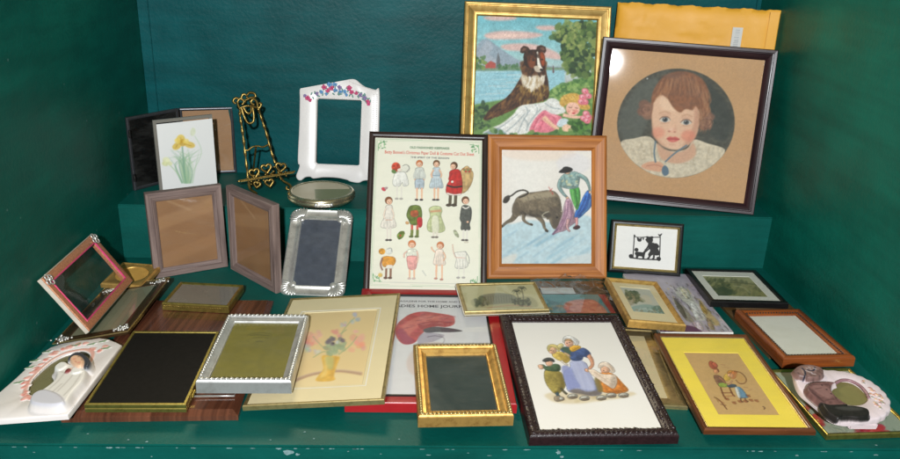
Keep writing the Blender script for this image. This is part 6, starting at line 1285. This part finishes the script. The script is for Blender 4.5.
zz = c.z.copy(); p_ = np.pad(zz, 1, mode='edge'); zz = (p_[:-2, 1:-1] + p_[2:, 1:-1] + p_[1:-1, :-2] + p_[1:-1, 2:] + 2 * zz) / 6; c.z = zz
c.mesh('painted_relief', x0, y0, .0002, M['ceramic_paint'], o, keep=(c.z > .0006), heights=True, dz=.0006)

# --- scalloped frame with a lady's boot
o = thing('boot_figurine_frame', 'pink-white scalloped ceramic frame with a brown boot in relief', 'picture frame', (1.7, -.80, .045, 0, 8, 0), GROUP)
SC = [(-.0808,.1054),(-.0714,.123),(-.0533,.1314),(-.0304,.1307),(-.0126,.1249),(.0149,.1224),(.0363,.1177),(.055,.109),(.0707,.0945),(.0808,.0762),(.0857,.0549),(.0842,.0295),(.0703,.0024),(.048,-.0163),(.028,-.0251),(.0083,-.0279),(-.0153,-.0324),(-.0423,-.0318),(-.0615,-.0209),(-.0694,.0051),(-.0786,.0297),(-.0874,.0525),(-.0878,.0738)]
S_ = smooth_closed(SC, 8); ctr = S_.mean(0); th = np.arange(len(S_)) / len(S_) * 2 * np.pi * 26; wt = np.clip((S_[:, 0] + S_[:, 1] * .3 - .0) / .06, 0, 1); S_ = ctr + (S_ - ctr) * (1 + .030 * wt * (np.abs(np.sin(th / 2)) - .4))[:, None]
SM = smooth_closed([(-.0313,.0698),(-.007,.0749),(.0041,.0847),(.019,.0888),(.033,.0842),(.042,.0699),(.0447,.0497),(.0412,.0335),(.0263,.0197),(.0078,.0141),(-.0126,.017),(-.0233,.0272),(-.0279,.0441)], 5)
slab('frame_body', S_, .014, M['pinkbisque'], o, hole=SM, bev=.004); flat_poly('mirror_insert', [(a * 1.03, .047 + (b - .047) * 1.04) for a, b in SM], -.005, m_plain('painted_olive_mirror', (128, 120, 74), .3, .1, 14, .02), o)  # window holds a mirror; its olive reflection is painted as plain colour
bm = bmesh.new(); bmesh.ops.create_cube(bm, size=1, matrix=Matrix.Translation((.008, -.019, -.022)) @ Matrix.Diagonal((.058, .016, .014, 1)))
bmesh.ops.bevel(bm, geom=bm.edges[:], offset=.003, segments=2, affect='EDGES'); from_bm('foot', bm, M['pinkbisque'], o, 50)
bm = bmesh.new(); tube(bm, catmull([(x, y, .0002) for x, y in ((-.0300,.0702),(-.0109,.0736),(-.0004,.0813),(.0149,.0884),(.0302,.0867),(.0424,.0726),(.0457,.052),(.0432,.0345))], 6), .0032, 8); from_bm('mauve_rim', bm, m_plain('mauve_glaze', (150, 112, 118), .35, .2, 80, .1), o, 60)
x0, y0, ww, hh = -.095, -.048, .19, .185
c = Cv([(x0, y0 + hh), (x0 + ww, y0 + hh), (x0 + ww, y0), (x0, y0)], ww, hh, (218, 200, 202), 1250, 3); c.at(0, 0, 1)
def grow(pts, k):
    q = np.array(pts); m = q.mean(0); return m + (q - m) * k
UP = [(-.0788,.0553),(-.0639,.0668),(-.0429,.0712),(-.0236,.0712),(-.0102,.0685),(-.0238,.0607),(-.0321,.0442),(-.0318,.0281),(-.0247,.0102),(-.0192,-.0009),(-.0472,-.0089),(-.0661,.0),(-.0762,.0194),(-.0821,.0389)]
TOE = [(-.0691,.0053),(-.0548,-.0025),(-.023,-.0008),(-.0026,-.0030),(.012,-.0083),(.0144,-.0179),(.0043,-.0307),(-.0155,-.0358),(-.0329,-.0343),(-.0505,-.0362),(-.0581,-.0397),(-.0644,-.0317),(-.0716,-.0189)]
BOW = [(-.0836,.1058),(-.0696,.1195),(-.0505,.1259),(-.0319,.1231),(-.0199,.1133),(-.023,.0993),(-.0391,.0854),(-.0571,.0813),(-.0699,.0849),(-.0818,.0911)]
c.poly(grow(UP, 1.10), (116, 82, 78), .8, 1, True, .16); c.bumpz(UP, .013, 5)
c.poly([(-.07,.052),(-.05,.062),(-.036,.05),(-.036,.03),(-.05,.018),(-.064,.03)], (150, 112, 106), 6, .7); c.poly([(-.078,.05),(-.074,.02),(-.062,.004),(-.07,.03)], (80, 54, 54), 4, .7)
for q in ([(-.07,.058),(-.05,.06),(-.03,.062)], [(-.066,.046),(-.05,.05)], [(-.06,.012),(-.044,.016),(-.034,.012)]): c.line(q, .0016, (84, 56, 56), 1, .8)
c.poly(grow(TOE, 1.12), (38, 34, 32), .8, 1, True, .16); c.bumpz(TOE, .014, 5); c.poly([(-.05,-.008),(-.02,-.006),(.004,-.012),(-.01,-.018),(-.04,-.016)], (84, 82, 78), 5, .6); c.line([(-.062,-.03),(-.05,-.034),(-.046,-.026)], .0016, (14, 12, 12), .8, .9)
c.poly(grow(BOW, 1.12), (120, 92, 86), .8, 1, True, .22); c.bumpz(BOW, .013, 4)
c.poly([(-.078,.1),(-.06,.118),(-.04,.12),(-.03,.11),(-.045,.098),(-.06,.092)], (150, 120, 110), 4, .7)
for q in ([(-.066,.111),(-.064,.098),(-.072,.082)], [(-.057,.104),(-.045,.1015),(-.036,.114)], [(-.062,.102),(-.050,.094),(-.0427,.0917)], [(-.056,.112),(-.048,.104)], [(-.05,.116),(-.036,.106)]): c.line(q, .0032, [(40, 42, 58), (84, 84, 110), (186, 170, 170)][int(abs(q[0][0]) * 1e4) % 3], .8, .95)
c.bumpz([(-.066,.113),(-.054,.108),(-.036,.116),(-.034,.106),(-.05,.094),(-.068,.082),(-.07,.09)], .015, 2)
for k in range(4): c.ell(-.046 + k * .0035, .058 - k * .013, .0018, .0018, (54, 38, 38), 0, .6)
rs = np.random.RandomState(4)
for (x, y) in [(.0557,.083),(.0603,.0643),(.0624,.0549),(.0534,.0361),(.0575,.0248),(.0642,.0226),(.0489,.0086),(.0518,.0437),(.0698,.0341),(.0474,.0166),(.066,.047)]:
    for k in range(3):
        X, Y, e = x + rs.randn() * .0025, y + rs.randn() * .0025, .0030; c.ell(X, Y, e, e * .8, [(210, 146, 116), (176, 132, 130), (222, 176, 130), (150, 150, 130)][(k + int(x * 1e4)) % 4], rs.rand() * 180, 1, .9); t = np.linspace(0, 6.28, 10)[:-1]; c.bumpz(np.c_[X + e * np.cos(t), Y + e * np.sin(t)], .0030, 1.6)
zz = c.z.copy(); p_ = np.pad(zz, 1, mode='edge'); c.z = (p_[:-2, 1:-1] + p_[2:, 1:-1] + p_[1:-1, :-2] + p_[1:-1, 2:] + 2 * zz) / 6
c.mesh('boot_relief', x0, y0, -.0010, M['ceramic_paint'], o, keep=(c.z > .0014), heights=True, dz=0)

# ------------------------------------------------------------------ camera and light
cam = bpy.data.cameras.new('camera'); co = bpy.data.objects.new('camera', cam); COL.objects.link(co)
yaw, pit, rol = .0506, .3648, .0370
F = Vector((math.sin(yaw) * math.cos(pit), math.cos(yaw) * math.cos(pit), -math.sin(pit))); Rt = Vector((math.cos(yaw), -math.sin(yaw), 0)); Up = Rt.cross(F)
r_ = Rt * math.cos(rol) + Up * math.sin(rol); u_ = Up * math.cos(rol) - Rt * math.sin(rol)
co.matrix_world = Matrix(((r_.x, u_.x, -F.x, .8181), (r_.y, u_.y, -F.y, -2.0921), (r_.z, u_.z, -F.z, .9032), (0, 0, 0, 1)))
cam.sensor_width = 36; cam.lens = 786.1 * 36 / 900; cam.clip_start = .05; cam.clip_end = 60
scene.camera = co
def lamp(name, typ, loc, aim, power, size, colour):
    l = bpy.data.lights.new(name, 'AREA'); l.energy = power; l.shape = 'DISK'; l.size = size; l.color = colour
    o = bpy.data.objects.new(name, l); COL.objects.link(o); o.location = loc
    o.rotation_euler = (Vector(aim) - Vector(loc)).to_track_quat('-Z', 'Y').to_euler(); return o
lamp('flash', 'AREA', (.83, -3.5, 1.616), (.95, -.1, .25), 138, .11, (.93, .97, 1.0))
lamp('ceiling_lamp', 'AREA', (.3, 1.75, 2.45), (.9, -.7, 0), 68, .9, (1., .86, .62))
wd = bpy.data.worlds.new('World'); scene.world = wd; wd.use_nodes = True
nt = wd.node_tree; bg = nt.nodes['Background']; tc = nt.nodes.new('ShaderNodeTexCoord'); sx = nt.nodes.new('ShaderNodeSeparateXYZ'); rp = nt.nodes.new('ShaderNodeValToRGB')
mp = nt.nodes.new('ShaderNodeMapRange'); mp.inputs['From Min'].default_value = -1
nt.links.new(tc.outputs['Generated'], sx.inputs[0]); nt.links.new(sx.outputs['Z'], mp.inputs['Value']); nt.links.new(mp.outputs[0], rp.inputs['Fac']); nt.links.new(rp.outputs['Color'], bg.inputs['Color'])
e = rp.color_ramp.elements; e[0].position = .3; e[0].color = (.05, .047, .04, 1); e[1].position = .72; e[1].color = (.165, .148, .094, 1)
bg.inputs['Strength'].default_value = 1.0
scene.view_settings.view_transform = 'Standard'; scene.view_settings.look = 'None'; scene.view_settings.exposure = 0
scene.cycles.max_bounces = 8; scene.cycles.transparent_max_bounces = 12
